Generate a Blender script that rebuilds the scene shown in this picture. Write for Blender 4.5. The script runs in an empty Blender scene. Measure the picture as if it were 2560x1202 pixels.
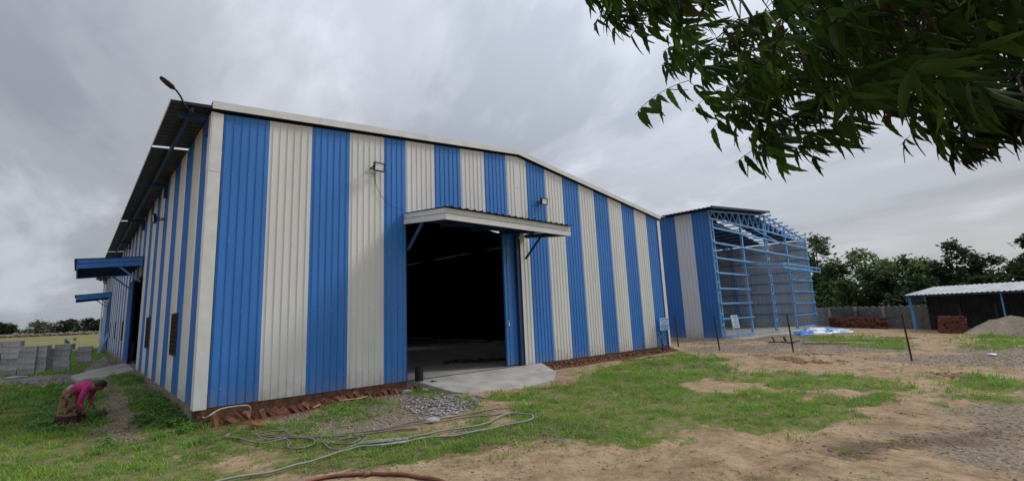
import bpy, bmesh, math, random
import numpy as np
from mathutils import Vector, Matrix
R=math.radians
SC=bpy.context.scene
COL=SC.collection

# ------------------------------------------------------------ camera
cam_d=bpy.data.cameras.new('camera'); cam=bpy.data.objects.new('camera',cam_d); COL.objects.link(cam)
CAM=Vector((-2.0893,-10.9283,1.6618))
yaw,pitch,roll=.711927,.161362,-.032043
F=Vector((math.sin(yaw)*math.cos(pitch),math.cos(yaw)*math.cos(pitch),math.sin(pitch)))
r0=Vector((math.cos(yaw),-math.sin(yaw),0)); u0=r0.cross(F)
rr=r0*math.cos(roll)+u0*math.sin(roll); uu=-r0*math.sin(roll)+u0*math.cos(roll)
M=Matrix((rr,uu,-F)).transposed().to_4x4(); M.translation=CAM
cam.matrix_world=M
cam_d.sensor_width=36; cam_d.lens=1157.986/2560*36
cam_d.shift_x=.03318; cam_d.shift_y=-.00097
cam_d.clip_start=.05; cam_d.clip_end=6000
SC.camera=cam

# ------------------------------------------------------------ sky and sun
SUN=Vector((.80,-.34,.80)).normalized()
W=bpy.data.worlds.new('World'); SC.world=W; W.use_nodes=True
nt=W.node_tree; nt.nodes.clear(); N=nt.nodes; Lk=nt.links
out=N.new('ShaderNodeOutputWorld')
sky=N.new('ShaderNodeTexSky'); sky.sky_type='NISHITA'; sky.sun_disc=False
sky.sun_elevation=math.asin(SUN.z); sky.sun_rotation=math.atan2(SUN.x,SUN.y)
sky.air_density=1; sky.dust_density=3
bg1=N.new('ShaderNodeBackground'); bg1.inputs[1].default_value=.07
Lk.new(sky.outputs[0],bg1.inputs[0])
tc=N.new('ShaderNodeTexCoord')
sep=N.new('ShaderNodeSeparateXYZ'); Lk.new(tc.outputs['Generated'],sep.inputs[0])
def mth(op,a,b=None,c=None):
    m=N.new('ShaderNodeMath'); m.operation=op
    for i,v in enumerate((a,b,c)):
        if v is None: continue
        if isinstance(v,(int,float)): m.inputs[i].default_value=v
        else: Lk.new(v,m.inputs[i])
    return m.outputs[0]
zz=mth('MAXIMUM',sep.outputs[2],0.0)
den=mth('ADD',zz,.27)
cx=mth('DIVIDE',sep.outputs[0],den); cy=mth('DIVIDE',sep.outputs[1],den)
cmb=N.new('ShaderNodeCombineXYZ'); Lk.new(cx,cmb.inputs[0]); Lk.new(cy,cmb.inputs[1])
mp=N.new('ShaderNodeMapping'); mp.inputs['Rotation'].default_value=(0,0,R(25)); mp.inputs['Scale'].default_value=(1.0,.55,1); mp.inputs['Location'].default_value=(3.1,1.7,0)
Lk.new(cmb.outputs[0],mp.inputs[0])
def noise(scale,detail,rough,dist=0):
    n=N.new('ShaderNodeTexNoise'); n.inputs['Scale'].default_value=scale; n.inputs['Detail'].default_value=detail
    n.inputs['Roughness'].default_value=rough; n.inputs['Distortion'].default_value=dist
    Lk.new(mp.outputs[0],n.inputs['Vector']); return n.outputs[0]
n1=noise(1.5,8,.56,.5); n2=noise(4.2,6,.55,.4)
mix=mth('ADD',mth('MULTIPLY',n1,.84),mth('MULTIPLY',n2,.16))
rp=N.new('ShaderNodeValToRGB'); rp.color_ramp.interpolation='EASE'
rp.color_ramp.elements[0].position=.38; rp.color_ramp.elements[0].color=(.335,.362,.422,1)
rp.color_ramp.elements[1].position=.64; rp.color_ramp.elements[1].color=(.64,.675,.745,1)
e=rp.color_ramp.elements.new(.50); e.color=(.44,.468,.525,1)
Lk.new(mix,rp.inputs[0])
# zenith boosted out of view to light the walls; pale glows where cloud thins
zg=mth('MULTIPLY_ADD',mth('POWER',zz,3.0),1.9,.80)
def vdot(v):
    d=N.new('ShaderNodeVectorMath'); d.operation='DOT_PRODUCT'; Lk.new(tc.outputs['Generated'],d.inputs[0]); d.inputs[1].default_value=v
    return d.outputs['Value']
sg=mth('MAXIMUM',vdot(Vector((.80,.26,.52)).normalized()),0.0)
glow=mth('ADD',mth('MULTIPLY',mth('POWER',sg,14.0),.75),mth('MULTIPLY',mth('POWER',mth('MAXIMUM',vdot(Vector((.50,.68,.50)).normalized()),0.0),30.0),.28))
br=mth('ADD',zg,glow)
vm=N.new('ShaderNodeVectorMath'); vm.operation='SCALE'; Lk.new(rp.outputs[0],vm.inputs[0]); Lk.new(br,vm.inputs['Scale'])
# warm grey low in the east
hz=mth('MULTIPLY',mth('POWER',mth('SUBTRACT',1.0,zz),9.0),mth('POWER',mth('MAXIMUM',vdot(Vector((.93,-.36,.05)).normalized()),0.0),3.0))
mx=N.new('ShaderNodeMixRGB'); Lk.new(hz,mx.inputs[0]); Lk.new(vm.outputs[0],mx.inputs[1]); mx.inputs[2].default_value=(.62,.61,.58,1)
bg2=N.new('ShaderNodeBackground'); Lk.new(mx.outputs[0],bg2.inputs[0]); bg2.inputs[1].default_value=.86
ms=N.new('ShaderNodeMixShader'); ms.inputs[0].default_value=.95
Lk.new(bg1.outputs[0],ms.inputs[1]); Lk.new(bg2.outputs[0],ms.inputs[2]); Lk.new(ms.outputs[0],out.inputs[0])
sd=bpy.data.lights.new('sun','SUN'); sd.energy=1.5; sd.angle=R(14); sd.color=(1,.98,.945)
so=bpy.data.objects.new('sun',sd); COL.objects.link(so); so.rotation_euler=SUN.to_track_quat('Z','Y').to_euler(); so.location=(10,-10,30)
vs=SC.view_settings; vs.view_transform='Standard'; vs.look='None'; vs.exposure=.33; vs.gamma=1; vs.use_curve_mapping=False
SC.cycles.max_bounces=6; SC.cycles.transparent_max_bounces=4

# ground outlines, hose runs and leaf shoots, in metres
D={
 'hose':[[[0.05,-1.59],[0.18,-1.43],[0.32,-1.43],[0.4,-1.61],[0.46,-1.97],[0.6,-2.29],[0.75,-2.53],[0.97,-2.78],[1.19,-3.03],[1.42,-3.25],[1.65,-3.47],[1.91,-3.63],[2.21,-3.72],[2.52,-3.83],[1.86,-3.38],[2.71,-3.63],[3.39,-3.92],[3.85,-4.23],[4.23,-4.42],[4.45,-4.32],[4.5,-4.09],[4.17,-3.87],[3.5,-3.78],[2.81,-3.48],[2.03,-3.41],[2.59,-3.41],[2.22,-3.38],[1.86,-3.38],[1.6,-3.22],[1.21,-2.97],[0.88,-2.59],[0.68,-2.26],[0.54,-1.96]],[[0.15,-1.39],[0.03,-1.66],[0.12,-1.85],[0.22,-2.32],[0.36,-2.58],[0.57,-2.61],[0.73,-2.59]],[[0.41,-2.14],[0.47,-2.47],[0.67,-2.52]],[[0.7,-2.68],[0.69,-2.8],[0.67,-2.97],[0.55,-3.21],[0.6,-3.41],[0.7,-3.51],[0.88,-3.4],[0.99,-3.14],[0.97,-2.95]],[[0.98,-2.92],[1.01,-3.17],[1.01,-3.41],[0.98,-3.82],[1.07,-4.01],[1.3,-4.02],[1.56,-3.81],[1.61,-3.67],[1.55,-3.5]],[[1.07,-3.09],[1.01,-3.33],[1.06,-3.52],[1.27,-3.59],[1.45,-3.5],[1.46,-3.34]],[[0.49,-1.87],[0.7,-1.96],[0.82,-2.07],[0.86,-2.27],[0.83,-2.46]],[[1.01,-3.65],[1.05,-3.58],[1.12,-3.78],[1.25,-3.95],[1.45,-3.83],[1.38,-3.66],[1.2,-3.57]]],
 'green_hose':[[-0.89,-3.99],[-0.64,-4.01],[-0.39,-4.02],[-0.13,-4.11],[0.21,-4.16],[0.59,-4.18],[0.87,-4.16],[1.08,-4.16],[1.28,-4.21],[1.51,-4.36],[1.91,-4.51],[1.49,-4.41],[2.12,-4.52],[2.69,-4.81],[3.39,-4.98],[3.92,-5.08],[4.22,-4.96],[4.34,-4.73],[4.18,-4.42],[3.74,-4.52],[3.27,-4.62],[2.59,-4.4],[1.93,-4.23],[1.36,-4.01],[2.0,-4.35],[1.72,-4.27],[1.45,-4.17],[1.29,-4.0]],
 'red_hose':[[0.12,-4.92],[0.31,-4.89],[0.53,-4.95],[0.72,-5.08],[0.85,-5.22],[0.89,-5.25],[1.04,-5.45],[1.17,-5.69],[1.25,-5.98],[1.29,-6.29]],
 'knot':[0.84,-5.25],
 'pipe':[[1.93,-0.67],[2.25,-0.43],[2.47,-0.42],[2.75,-0.56],[3.05,-0.65],[3.55,-0.27]],
 'corner_hose':[[-0.39,1.26],[-0.24,0.8],[-0.08,0.72],[0.1,0.97],[-0.08,-0.59],[0.21,-0.15]],
 'm_grass':[[[-4.8,15.42],[-2.13,11.11],[-0.28,11.89],[0.41,8.99],[-0.01,3.35],[0.07,-0.01],[0.5,-1.73],[2.19,-3.8],[3.56,-4.27],[4.79,-2.71],[6.96,-3.3],[11.2,-1.49],[13.47,-1.61],[17.14,-1.63],[17.21,-2.86],[11.43,-5.22],[8.5,-5.72],[5.93,-7.0],[4.21,-7.29],[3.49,-6.32],[2.28,-5.59],[0.88,-4.98],[0.05,-4.43],[-1.15,-3.81],[-2.95,-1.97]],[[4.98,-0.0],[5.71,-0.62],[5.18,-1.96],[4.09,-1.7]],[[7.48,-2.61],[11.26,-3.44],[11.43,-5.22],[7.49,-6.03],[4.51,-4.35],[4.73,-2.64]],[[11.76,-5.4],[14.22,-7.74],[11.35,-8.93],[9.62,-9.27],[6.64,-8.63],[5.9,-8.52],[6.0,-7.3],[8.12,-6.07]],[[6.92,-6.62],[8.45,-7.2],[6.57,-8.17],[5.58,-8.16],[5.48,-7.34]],[[13.65,-9.55],[14.94,-10.15],[14.64,-10.9],[11.96,-10.86],[12.05,-10.07]],[[27.21,-4.77],[28.94,-5.89],[26.3,-7.26],[22.63,-7.82],[22.22,-6.04]],[[31.82,-8.41],[38.17,-11.23],[24.59,-11.04],[23.49,-9.59]],[[10.73,-9.31],[11.76,-10.25],[11.02,-10.66],[9.67,-10.4],[9.47,-9.65]],[[29.1,-2.76],[32.29,-3.74],[28.75,-5.28],[25.75,-4.27]],[[-6.84,33.88],[-0.45,37.96],[0.33,29.1],[-1.26,15.47],[-2.81,16.1],[-5.03,17.55]],[[-34.69,189.81],[-1.4,89.85],[0.07,57.35],[-0.55,34.39],[-3.94,37.25],[-10.66,42.79]]],
 'm_lawn':[[[-4.8,15.42],[-0.76,5.25],[0.1,-1.21],[1.64,-3.45],[3.59,-4.77],[3.11,-5.71],[1.44,-5.06],[-0.15,-4.09],[-1.14,-3.73],[-2.94,-2.08]]],
 'm_weed':[[[-4.64,13.94],[-2.34,11.39],[-1.25,11.52],[-1.54,1.93],[-2.04,1.49],[-3.56,4.22]],[[-0.69,14.63],[0.39,15.16],[-0.0,8.89],[-0.66,6.64],[-0.96,8.22]],[[-0.82,4.44],[0.18,5.42],[0.2,3.04],[-0.04,0.14],[0.1,-1.21],[-0.45,-1.51],[-1.17,-0.32],[-1.23,1.57]],[[-1.44,-0.03],[0.1,-1.21],[0.31,-2.43],[-0.11,-3.16],[-1.42,-1.72]],[[4.78,-0.49],[5.5,-0.9],[5.12,-1.88],[4.18,-1.57]],[[2.41,-0.31],[3.04,-1.22],[2.61,-2.51],[1.78,-2.36],[0.74,-2.25]],[[0.17,-0.87],[1.04,-1.32],[1.03,-2.22],[0.19,-1.92]],[[14.57,-3.4],[14.9,-3.94],[12.01,-5.31],[11.65,-4.8]]],
 'm_path':[[[-1.33,10.81],[-0.74,10.32],[-0.93,5.45],[-0.87,2.31],[-1.04,-0.46],[-1.6,-0.04],[-1.41,2.94]],[[-0.3,9.36],[0.04,6.78],[-0.01,4.68],[-0.67,4.24]]],
 'm_gravel':[[[23.75,1.96],[25.52,0.09],[27.2,-2.7],[26.36,-5.09],[23.57,-7.95],[25.43,-11.05],[16.9,-10.93],[16.89,-8.66],[19.35,-5.75],[18.15,-1.49]],[[8.87,-9.94],[10.35,-10.14],[12.04,-10.96],[5.81,-10.82],[5.55,-10.37],[6.41,-9.96]],[[7.04,-9.27],[8.21,-10.03],[6.74,-10.04],[6.59,-9.59]],[[28.04,0.85],[33.39,-2.3],[27.89,-4.79],[23.15,-2.31]]],
 'm_rubble':[[[1.15,-0.97],[2.41,-0.31],[3.52,-0.3],[4.51,-0.15],[4.52,-1.57],[3.2,-3.3],[2.49,-3.44],[1.48,-3.04],[0.93,-2.3]],[[2.9,-4.53],[4.94,-5.86],[4.29,-6.74],[2.97,-5.86],[2.22,-4.91]]],
 'm_shards':[[[3.74,-1.41],[4.62,-1.26],[5.18,-1.96],[4.87,-2.82],[4.03,-3.49],[3.25,-3.36],[3.1,-2.6]]],
 'm_litter':[[[0.43,-3.24],[4.69,-6.03],[4.64,-7.12],[3.33,-6.3],[2.35,-5.68],[0.49,-4.62]],[[7.47,-6.68],[7.49,-7.84],[5.74,-7.99]],[[5.52,-8.72],[8.56,-10.42],[7.38,-10.45],[5.03,-9.21]]],
 'm_red':[[[16.55,-3.98],[19.31,-3.73],[18.93,-4.96],[19.88,-5.63],[18.66,-7.05],[16.54,-8.7],[15.29,-10.0],[13.75,-9.68],[15.22,-8.43],[15.7,-6.8],[15.96,-5.66]],[[32.62,-5.14],[35.64,-6.66],[28.76,-7.4],[28.29,-5.99]],[[-0.11,1.05],[5.84,1.11],[4.84,-0.58],[3.44,-1.02],[2.23,-0.74],[1.15,-0.97],[-0.07,-0.78],[-0.48,-0.05]],[[11.49,1.62],[20.31,0.27],[17.14,-1.63],[13.19,-1.14],[10.05,-0.75]]],
 'm_grey':[[[-4.91,16.45],[-3.55,16.51],[-2.05,17.82],[-0.53,23.56],[0.58,21.24],[0.2,15.53],[-1.32,13.42],[-1.49,11.02],[-2.69,12.62]]],
 'shoots':[[-0.16,-10.28,3.02],[0.78,-11.02,2.41],[0.25,-10.91,2.72],[1.15,-10.51,3.31],[0.69,-9.83,3.68],[0.7,-10.92,2.42],[-0.65,-10.79,2.19],[0.53,-9.86,3.17],[0.79,-10.99,2.65],[0.66,-10.66,2.87],[-0.58,-10.31,2.71],[-0.11,-10.97,2.65],[0.23,-10.19,2.85],[1.12,-10.38,3.28],[0.21,-11.13,2.6],[-0.23,-10.8,2.59],[-0.24,-10.44,2.42],[0.62,-10.15,2.96],[1.02,-11.1,3.06],[0.23,-9.73,3.38],[-0.68,-10.9,2.19],[0.72,-11.07,2.43],[0.99,-11.17,3.08],[0.83,-10.9,2.83],[1.29,-11.1,2.68],[-0.17,-10.96,2.51],[-0.22,-10.45,2.26],[1.17,-10.1,3.88],[1.14,-10.14,3.49],[0.97,-10.32,3.38],[-0.68,-10.21,2.86],[-0.52,-10.27,2.48],[1.04,-10.89,2.91],[1.03,-10.42,3.31],[1.14,-10.29,3.7],[1.04,-11.07,2.67],[-0.6,-10.71,2.56],[0.78,-10.12,2.91],[0.39,-10.56,2.62],[0.92,-10.79,3.07],[-0.65,-11.01,2.33],[-0.78,-10.87,2.39],[1.08,-9.83,4.02],[1.14,-10.53,3.57],[0.5,-10.45,2.49],[-0.76,-10.82,2.39],[-0.25,-10.28,2.7],[1.02,-10.46,3.1],[0.38,-10.97,2.62],[1.11,-10.85,3.37],[-0.12,-10.85,2.46],[-0.39,-10.48,2.36],[0.25,-9.78,3.46],[0.27,-10.96,2.74],[0.28,-11.04,2.59],[-0.45,-10.76,2.48],[-0.22,-11.05,2.47],[0.54,-9.47,3.95],[0.42,-10.51,2.72],[0.56,-11.04,2.38],[-0.3,-10.8,2.26],[-0.68,-10.62,2.33],[0.66,-11.01,2.47],[0.96,-10.05,3.02],[0.12,-9.66,3.42],[-0.87,-10.44,2.62],[-0.41,-10.83,2.34],[0.59,-11.12,2.75],[0.82,-10.55,3.24],[0.59,-9.74,3.75],[-0.22,-11.0,2.48],[-0.13,-10.4,2.77],[0.54,-10.44,2.64],[0.6,-11.11,2.4],[0.41,-10.29,2.54],[-0.72,-10.82,2.46],[0.78,-10.98,2.34],[0.98,-10.62,2.9],[1.17,-11.18,2.87],[0.62,-10.67,2.67],[-0.63,-10.8,2.38],[-0.7,-10.37,2.64],[0.82,-11.08,2.5],[0.28,-10.8,2.48],[1.12,-10.5,2.98],[-0.28,-10.92,2.61],[-0.1,-10.72,2.7],[0.92,-9.76,3.53],[1.17,-10.92,2.61],[0.9,-10.21,3.14],[-0.45,-11.0,2.45],[-0.23,-10.33,2.51],[1.07,-9.96,3.39],[0.32,-10.78,2.96],[0.36,-10.67,2.93],[-0.66,-10.84,2.17],[-0.43,-11.03,2.3],[1.16,-10.83,3.01],[0.79,-10.81,2.53],[1.13,-10.54,2.87]],
}
# ------------------------------------------------------------ helpers
rng=random.Random(11); nr=np.random.default_rng(5)
def mat(name,col,rough=.6,rnd=0,var=0,vscale=4,bump=0,bscale=20,metal=0,col2=None,detail=4,trans=0,spec=.35,obj=True,ramp=(.35,.65),stretch=None):
    m=bpy.data.materials.new(name); m.use_nodes=True; n=m.node_tree.nodes; l=m.node_tree.links
    b=n['Principled BSDF']; b.inputs['Roughness'].default_value=rough; b.inputs['Metallic'].default_value=metal
    b.inputs['Specular IOR Level'].default_value=spec
    b.inputs['Base Color'].default_value=(*col,1)
    t=n.new('ShaderNodeTexCoord'); src=t.outputs['Object']
    if stretch:
        mp=n.new('ShaderNodeMapping'); mp.inputs['Scale'].default_value=stretch; l.new(src,mp.inputs[0]); src=mp.outputs[0]
    if col2 is None and var: col2=tuple(c*(1-var) for c in col); col=tuple(min(1,c*(1+var*.6)) for c in col)
    if col2 is not None:
        x=n.new('ShaderNodeTexNoise'); x.inputs['Scale'].default_value=vscale; x.inputs['Detail'].default_value=detail; x.inputs['Roughness'].default_value=.65
        l.new(src,x.inputs['Vector'])
        r=n.new('ShaderNodeValToRGB'); r.color_ramp.elements[0].position=ramp[0]; r.color_ramp.elements[1].position=ramp[1]
        r.color_ramp.elements[0].color=(*col2,1); r.color_ramp.elements[1].color=(*col,1)
        l.new(x.outputs[0],r.inputs[0]); l.new(r.outputs[0],b.inputs['Base Color'])
    if rnd and col2 is not None:
        oi=n.new('ShaderNodeObjectInfo'); hs=n.new('ShaderNodeHueSaturation'); mr=n.new('ShaderNodeMapRange'); mr.inputs[3].default_value=1-rnd; mr.inputs[4].default_value=1+rnd
        l.new(oi.outputs['Random'],mr.inputs[0]); l.new(mr.outputs[0],hs.inputs['Value']); l.new(r.outputs[0],hs.inputs['Color']); l.new(hs.outputs[0],b.inputs['Base Color'])
    if bump:
        x=n.new('ShaderNodeTexNoise'); x.inputs['Scale'].default_value=bscale; x.inputs['Detail'].default_value=6
        l.new(src,x.inputs['Vector'])
        bp=n.new('ShaderNodeBump'); bp.inputs['Strength'].default_value=1; bp.inputs['Distance'].default_value=bump
        l.new(x.outputs[0],bp.inputs['Height']); l.new(bp.outputs[0],b.inputs['Normal'])
    if trans:
        o=n['Material Output']; tr=n.new('ShaderNodeBsdfTranslucent'); mm=n.new('ShaderNodeMixShader'); mm.inputs[0].default_value=trans
        if col2 is not None: l.new(r.outputs[0],tr.inputs[0])
        else: tr.inputs[0].default_value=(*col,1)
        l.new(b.outputs[0],mm.inputs[1]); l.new(tr.outputs[0],mm.inputs[2]); l.new(mm.outputs[0],o.inputs[0])
    return m
class MB:
    def __init__(s): s.v=[]; s.f=[]; s.m=[]
    def add(s,vs,fs,mi=0):
        k=len(s.v); s.v+= [tuple(v) for v in vs]; s.f+=[tuple(k+i for i in f) for f in fs]; s.m+=[mi]*len(fs); return s
    def box(s,x0,x1,y0,y1,z0,z1,mi=0):
        return s.add([(x,y,z) for z in (z0,z1) for y in (y0,y1) for x in (x0,x1)],[(0,2,3,1),(4,5,7,6),(0,1,5,4),(2,6,7,3),(0,4,6,2),(1,3,7,5)],mi)
    def hexa(s,P,mi=0):  # 4 bottom corners then 4 top corners, same order
        return s.add(P,[(3,2,1,0),(4,5,6,7),(0,1,5,4),(1,2,6,5),(2,3,7,6),(3,0,4,7)],mi)
    def bar(s,p,q,w,h=None,up=(0,0,1),mi=0):
        h=h or w; p=Vector(p); q=Vector(q); d=(q-p).normalized(); up=Vector(up)
        if abs(d.dot(up))>.98: up=Vector((1,0,0))
        a=d.cross(up).normalized()*w/2; b=a.cross(d).normalized()*h/2
        P=[p-a-b,p+a-b,p+a+b,p-a+b,q-a-b,q+a-b,q+a+b,q-a+b]
        return s.hexa(P,mi)
    def tube(s,pts,r,n=7,mi=0,cap=True):
        pts=[Vector(p) for p in pts]; rs=r if isinstance(r,(list,tuple)) else [r]*len(pts)
        k=len(s.v); a=None
        for i,p in enumerate(pts):
            d=(pts[min(i+1,len(pts)-1)]-pts[max(i-1,0)]).normalized()
            if a is None: a=d.orthogonal().normalized()
            a=(a-d*a.dot(d)); a=a.normalized() if a.length>1e-6 else d.orthogonal().normalized()
            b=d.cross(a)
            for j in range(n):
                t=2*math.pi*j/n; s.v.append(tuple(p+(a*math.cos(t)+b*math.sin(t))*rs[i]))
        for i in range(len(pts)-1):
            for j in range(n):
                A=k+i*n+j;B=k+i*n+(j+1)%n; s.f.append((A,B,B+n,A+n)); s.m.append(mi)
        if cap:
            s.f.append(tuple(k+j for j in range(n))[::-1]); s.m.append(mi)
            e=k+(len(pts)-1)*n; s.f.append(tuple(e+j for j in range(n))); s.m.append(mi)
        return s
    def rings(s,rings,mi=0,caps=True):
        k=len(s.v); n=len(rings[0])
        for rg in rings: s.v+=[tuple(p) for p in rg]
        for i in range(len(rings)-1):
            for j in range(n):
                A=k+i*n+j;B=k+i*n+(j+1)%n; s.f.append((A,B,B+n,A+n)); s.m.append(mi)
        if caps:
            s.f.append(tuple(k+j for j in range(n))[::-1]); s.m.append(mi)
            e=k+(len(rings)-1)*n; s.f.append(tuple(e+j for j in range(n))); s.m.append(mi)
        return s
    def blob(s,c,r,jit=.15,mi=0,seed=None,nu=8,nv=6):
        rg=random.Random(seed) if seed is not None else rng
        rx,ry,rz=r if isinstance(r,(tuple,list)) else (r,r,r); R_=[]
        for i in range(nv+1):
            t=math.pi*(i/nv*.98+.01); R_.append([(c[0]+rx*math.sin(t)*math.cos(2*math.pi*j/nu)*(1+rg.uniform(-jit,jit)),c[1]+ry*math.sin(t)*math.sin(2*math.pi*j/nu)*(1+rg.uniform(-jit,jit)),c[2]-rz*math.cos(t)*(1+rg.uniform(-jit,jit)*.5)) for j in range(nu)])
        return s.rings(R_,mi)
    def build(s,name,mats,parent=None,smooth=False):
        o_=wl(parent)
        me=bpy.data.meshes.new(name); me.from_pydata([(a-o_[0],b-o_[1],c-o_[2]) for a,b,c in s.v],[],s.f)
        if not isinstance(mats,(list,tuple)): mats=[mats]
        for x in mats: me.materials.append(x)
        me.polygons.foreach_set('material_index',s.m)
        if smooth: me.polygons.foreach_set('use_smooth',[True]*len(s.f))
        me.update()
        o=bpy.data.objects.new(name,me); COL.objects.link(o)
        if parent is not None: o.parent=parent
        return o
def wl(p):
    v=Vector((0,0,0))
    while p is not None: v=v+p.location; p=p.parent
    return v
def tag(o,label=None,cat=None,group=None,kind=None):
    if label: o['label']=label
    if cat: o['category']=cat
    if group: o['group']=group
    if kind: o['kind']=kind
    return o
def thing(name,loc,label,cat,group=None):
    o=bpy.data.objects.new(name,None); COL.objects.link(o); o.location=loc; o.empty_display_size=.2
    return tag(o,label,cat,group)
def base_at_ground(o,mn,loc):  # put the origin of a one-mesh thing at its base
    me=o.data; d=Vector(loc)
    me.transform(Matrix.Translation(-d)); o.location=d; return o
def copy_tree(o,parent=None):
    c=o.copy(); COL.objects.link(c); c.parent=parent
    for ch in o.children: copy_tree(ch,c)
    return c
def npmesh(name,V,Fc,mats,mi=None,smooth=False):
    """V (n,3), Fc (m,k) fast mesh"""
    me=bpy.data.meshes.new(name); V=np.asarray(V,np.float32); Fc=np.asarray(Fc,np.int32); m,k=Fc.shape
    me.vertices.add(len(V)); me.vertices.foreach_set('co',V.ravel())
    me.loops.add(m*k); me.loops.foreach_set('vertex_index',Fc.ravel())
    me.polygons.add(m); me.polygons.foreach_set('loop_start',np.arange(0,m*k,k,dtype=np.int32)); me.polygons.foreach_set('loop_total',np.full(m,k,np.int32))
    for x in (mats if isinstance(mats,(list,tuple)) else [mats]): me.materials.append(x)
    if mi is not None: me.polygons.foreach_set('material_index',np.asarray(mi,np.int32))
    if smooth: me.polygons.foreach_set('use_smooth',np.ones(m,bool))
    me.update(calc_edges=True); me.validate()
    o=bpy.data.objects.new(name,me); COL.objects.link(o); return o
# value noise
_T=np.random.default_rng(77).random((256,256))
def vn(x,y):
    x=np.asarray(x,float); y=np.asarray(y,float); xi=np.floor(x).astype(int); yi=np.floor(y).astype(int); fx=x-xi; fy=y-yi
    fx=fx*fx*(3-2*fx); fy=fy*fy*(3-2*fy); g=lambda a,b:_T[a&255,b&255]
    return (g(xi,yi)*(1-fx)+g(xi+1,yi)*fx)*(1-fy)+(g(xi,yi+1)*(1-fx)+g(xi+1,yi+1)*fx)*fy-.5
def fbm(x,y,o=4):
    s=0;a=1;k=1
    for i in range(o): s=s+a*vn(x*k+17*i,y*k+31*i); a*=.5;k*=2.03
    return s
def ss(a): a=np.clip(a,0,1); return a*a*(3-2*a)
def terrain(x,y):
    x=np.asarray(x,float); y=np.asarray(y,float)
    z=-.2-.13*ss((4-x)/5)
    near=np.exp(-((x-3)**2+(y+4)**2)/30**2)
    z=z+near*(.05*fbm(x*.7,y*.7,3)+.022*fbm(x*3.1,y*3.1,3))
    # ditch between the plinth and the row of bricks
    d=ss((x-.25)/.2)*ss((4.75-x)/.2)*ss((y+.42)/.08)*ss((.3-y)/.1); z=z-.13*d
    # earth banked against the long wall
    b=np.exp(-((x+.75)/.65)**2)*ss((y-.6)/1.5)*ss((11.6-y)/1.2); z=z+b*(.20+.08*fbm(x*2,y*2,2))
    # low ridge of dug soil across the yard
    r=np.exp(-(((y+3.5+ (x-14)*.62)/.55)**2))*ss((x-11)/1.5)*ss((19.5-x)/2); z=z+.09*r*(1+fbm(x*2.5,y*2.5,3))
    # two shallow wheel ruts across the sand
    for o_ in (0.,1.45):
        yr=-8.9+o_+.10*(x-3)+.25*np.sin(x*.45); z=z-.035*np.exp(-((y-yr)/.13)**2)*ss((x-1.5)/2)*ss((22-x)/6)*(1+1.2*fbm(x*1.7,y*1.7,2))
        z=z+.014*np.exp(-((np.abs(y-yr)-.24)/.08)**2)*ss((x-1.5)/2)*ss((22-x)/6)
    # spoil heap by the far doorway
    z=z+.45*np.exp(-((x+.9)/.55)**2-((y-18.6)/1.3)**2)*(1+.6*fbm(x*2.4,y*2.4,3))
    return z
def gz(x,y): return float(terrain(x,y))
def pip(px,py,P):
    c=np.zeros(np.shape(px),bool); j=len(P)-1
    for i in range(len(P)):
        xi,yi=P[i]; xj,yj=P[j]
        if yi!=yj: c^=((yi>py)!=(yj>py))&(px<(xj-xi)*(py-yi)/(yj-yi)+xi)
        j=i
    return c
def mask(key,x,y,K=5,amp=.09):
    x=np.asarray(x,float); y=np.asarray(y,float); s=np.zeros(x.shape); D_=np.hypot(x-CAM.x,y-CAM.y); a=(.25 if amp>.04 else .08)+amp*D_*.55
    g2=np.random.default_rng(3)
    for k in range(K):
        jx=x+a*(fbm(x*1.3/(.3+a),y*1.3/(.3+a)+9*k*.03,3)*1.5)+g2.normal(size=x.shape)*a*.28; jy=y+a*(fbm(x*1.3/(.3+a)+50,y*1.3/(.3+a)+k*.3,3)*1.5)+g2.normal(size=x.shape)*a*.28
        c=np.zeros(x.shape,bool)
        for P in D['m_'+key]: c|=pip(jx,jy,P)
        s+=c
    s=s/K
    if key=='grass': s=s*ss((fbm(x*.5+5,y*.5,4)+.55*fbm(x*1.9,y*1.9+7,3)+.47)/.3)
    if key=='gravel': s=s*ss((fbm(x*.6+15,y*.6+4,4)+.5*fbm(x*2.4,y*2.4+7,3)+.34)/.3)
    if key=='red': s=s*np.where(x>5,ss((fbm(x*.8+3,y*.8,3)+.4*fbm(x*3,y*3,2)+.14)/.25),1)
    if key=='lawn': s=s*ss((fbm(x*.9+2,y*.9,4)+.45)/.3)*.85
    if key in('grass','weed','lawn'): s=s*(1-mask('path',x,y,K=3,amp=.03))
    return s
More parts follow.
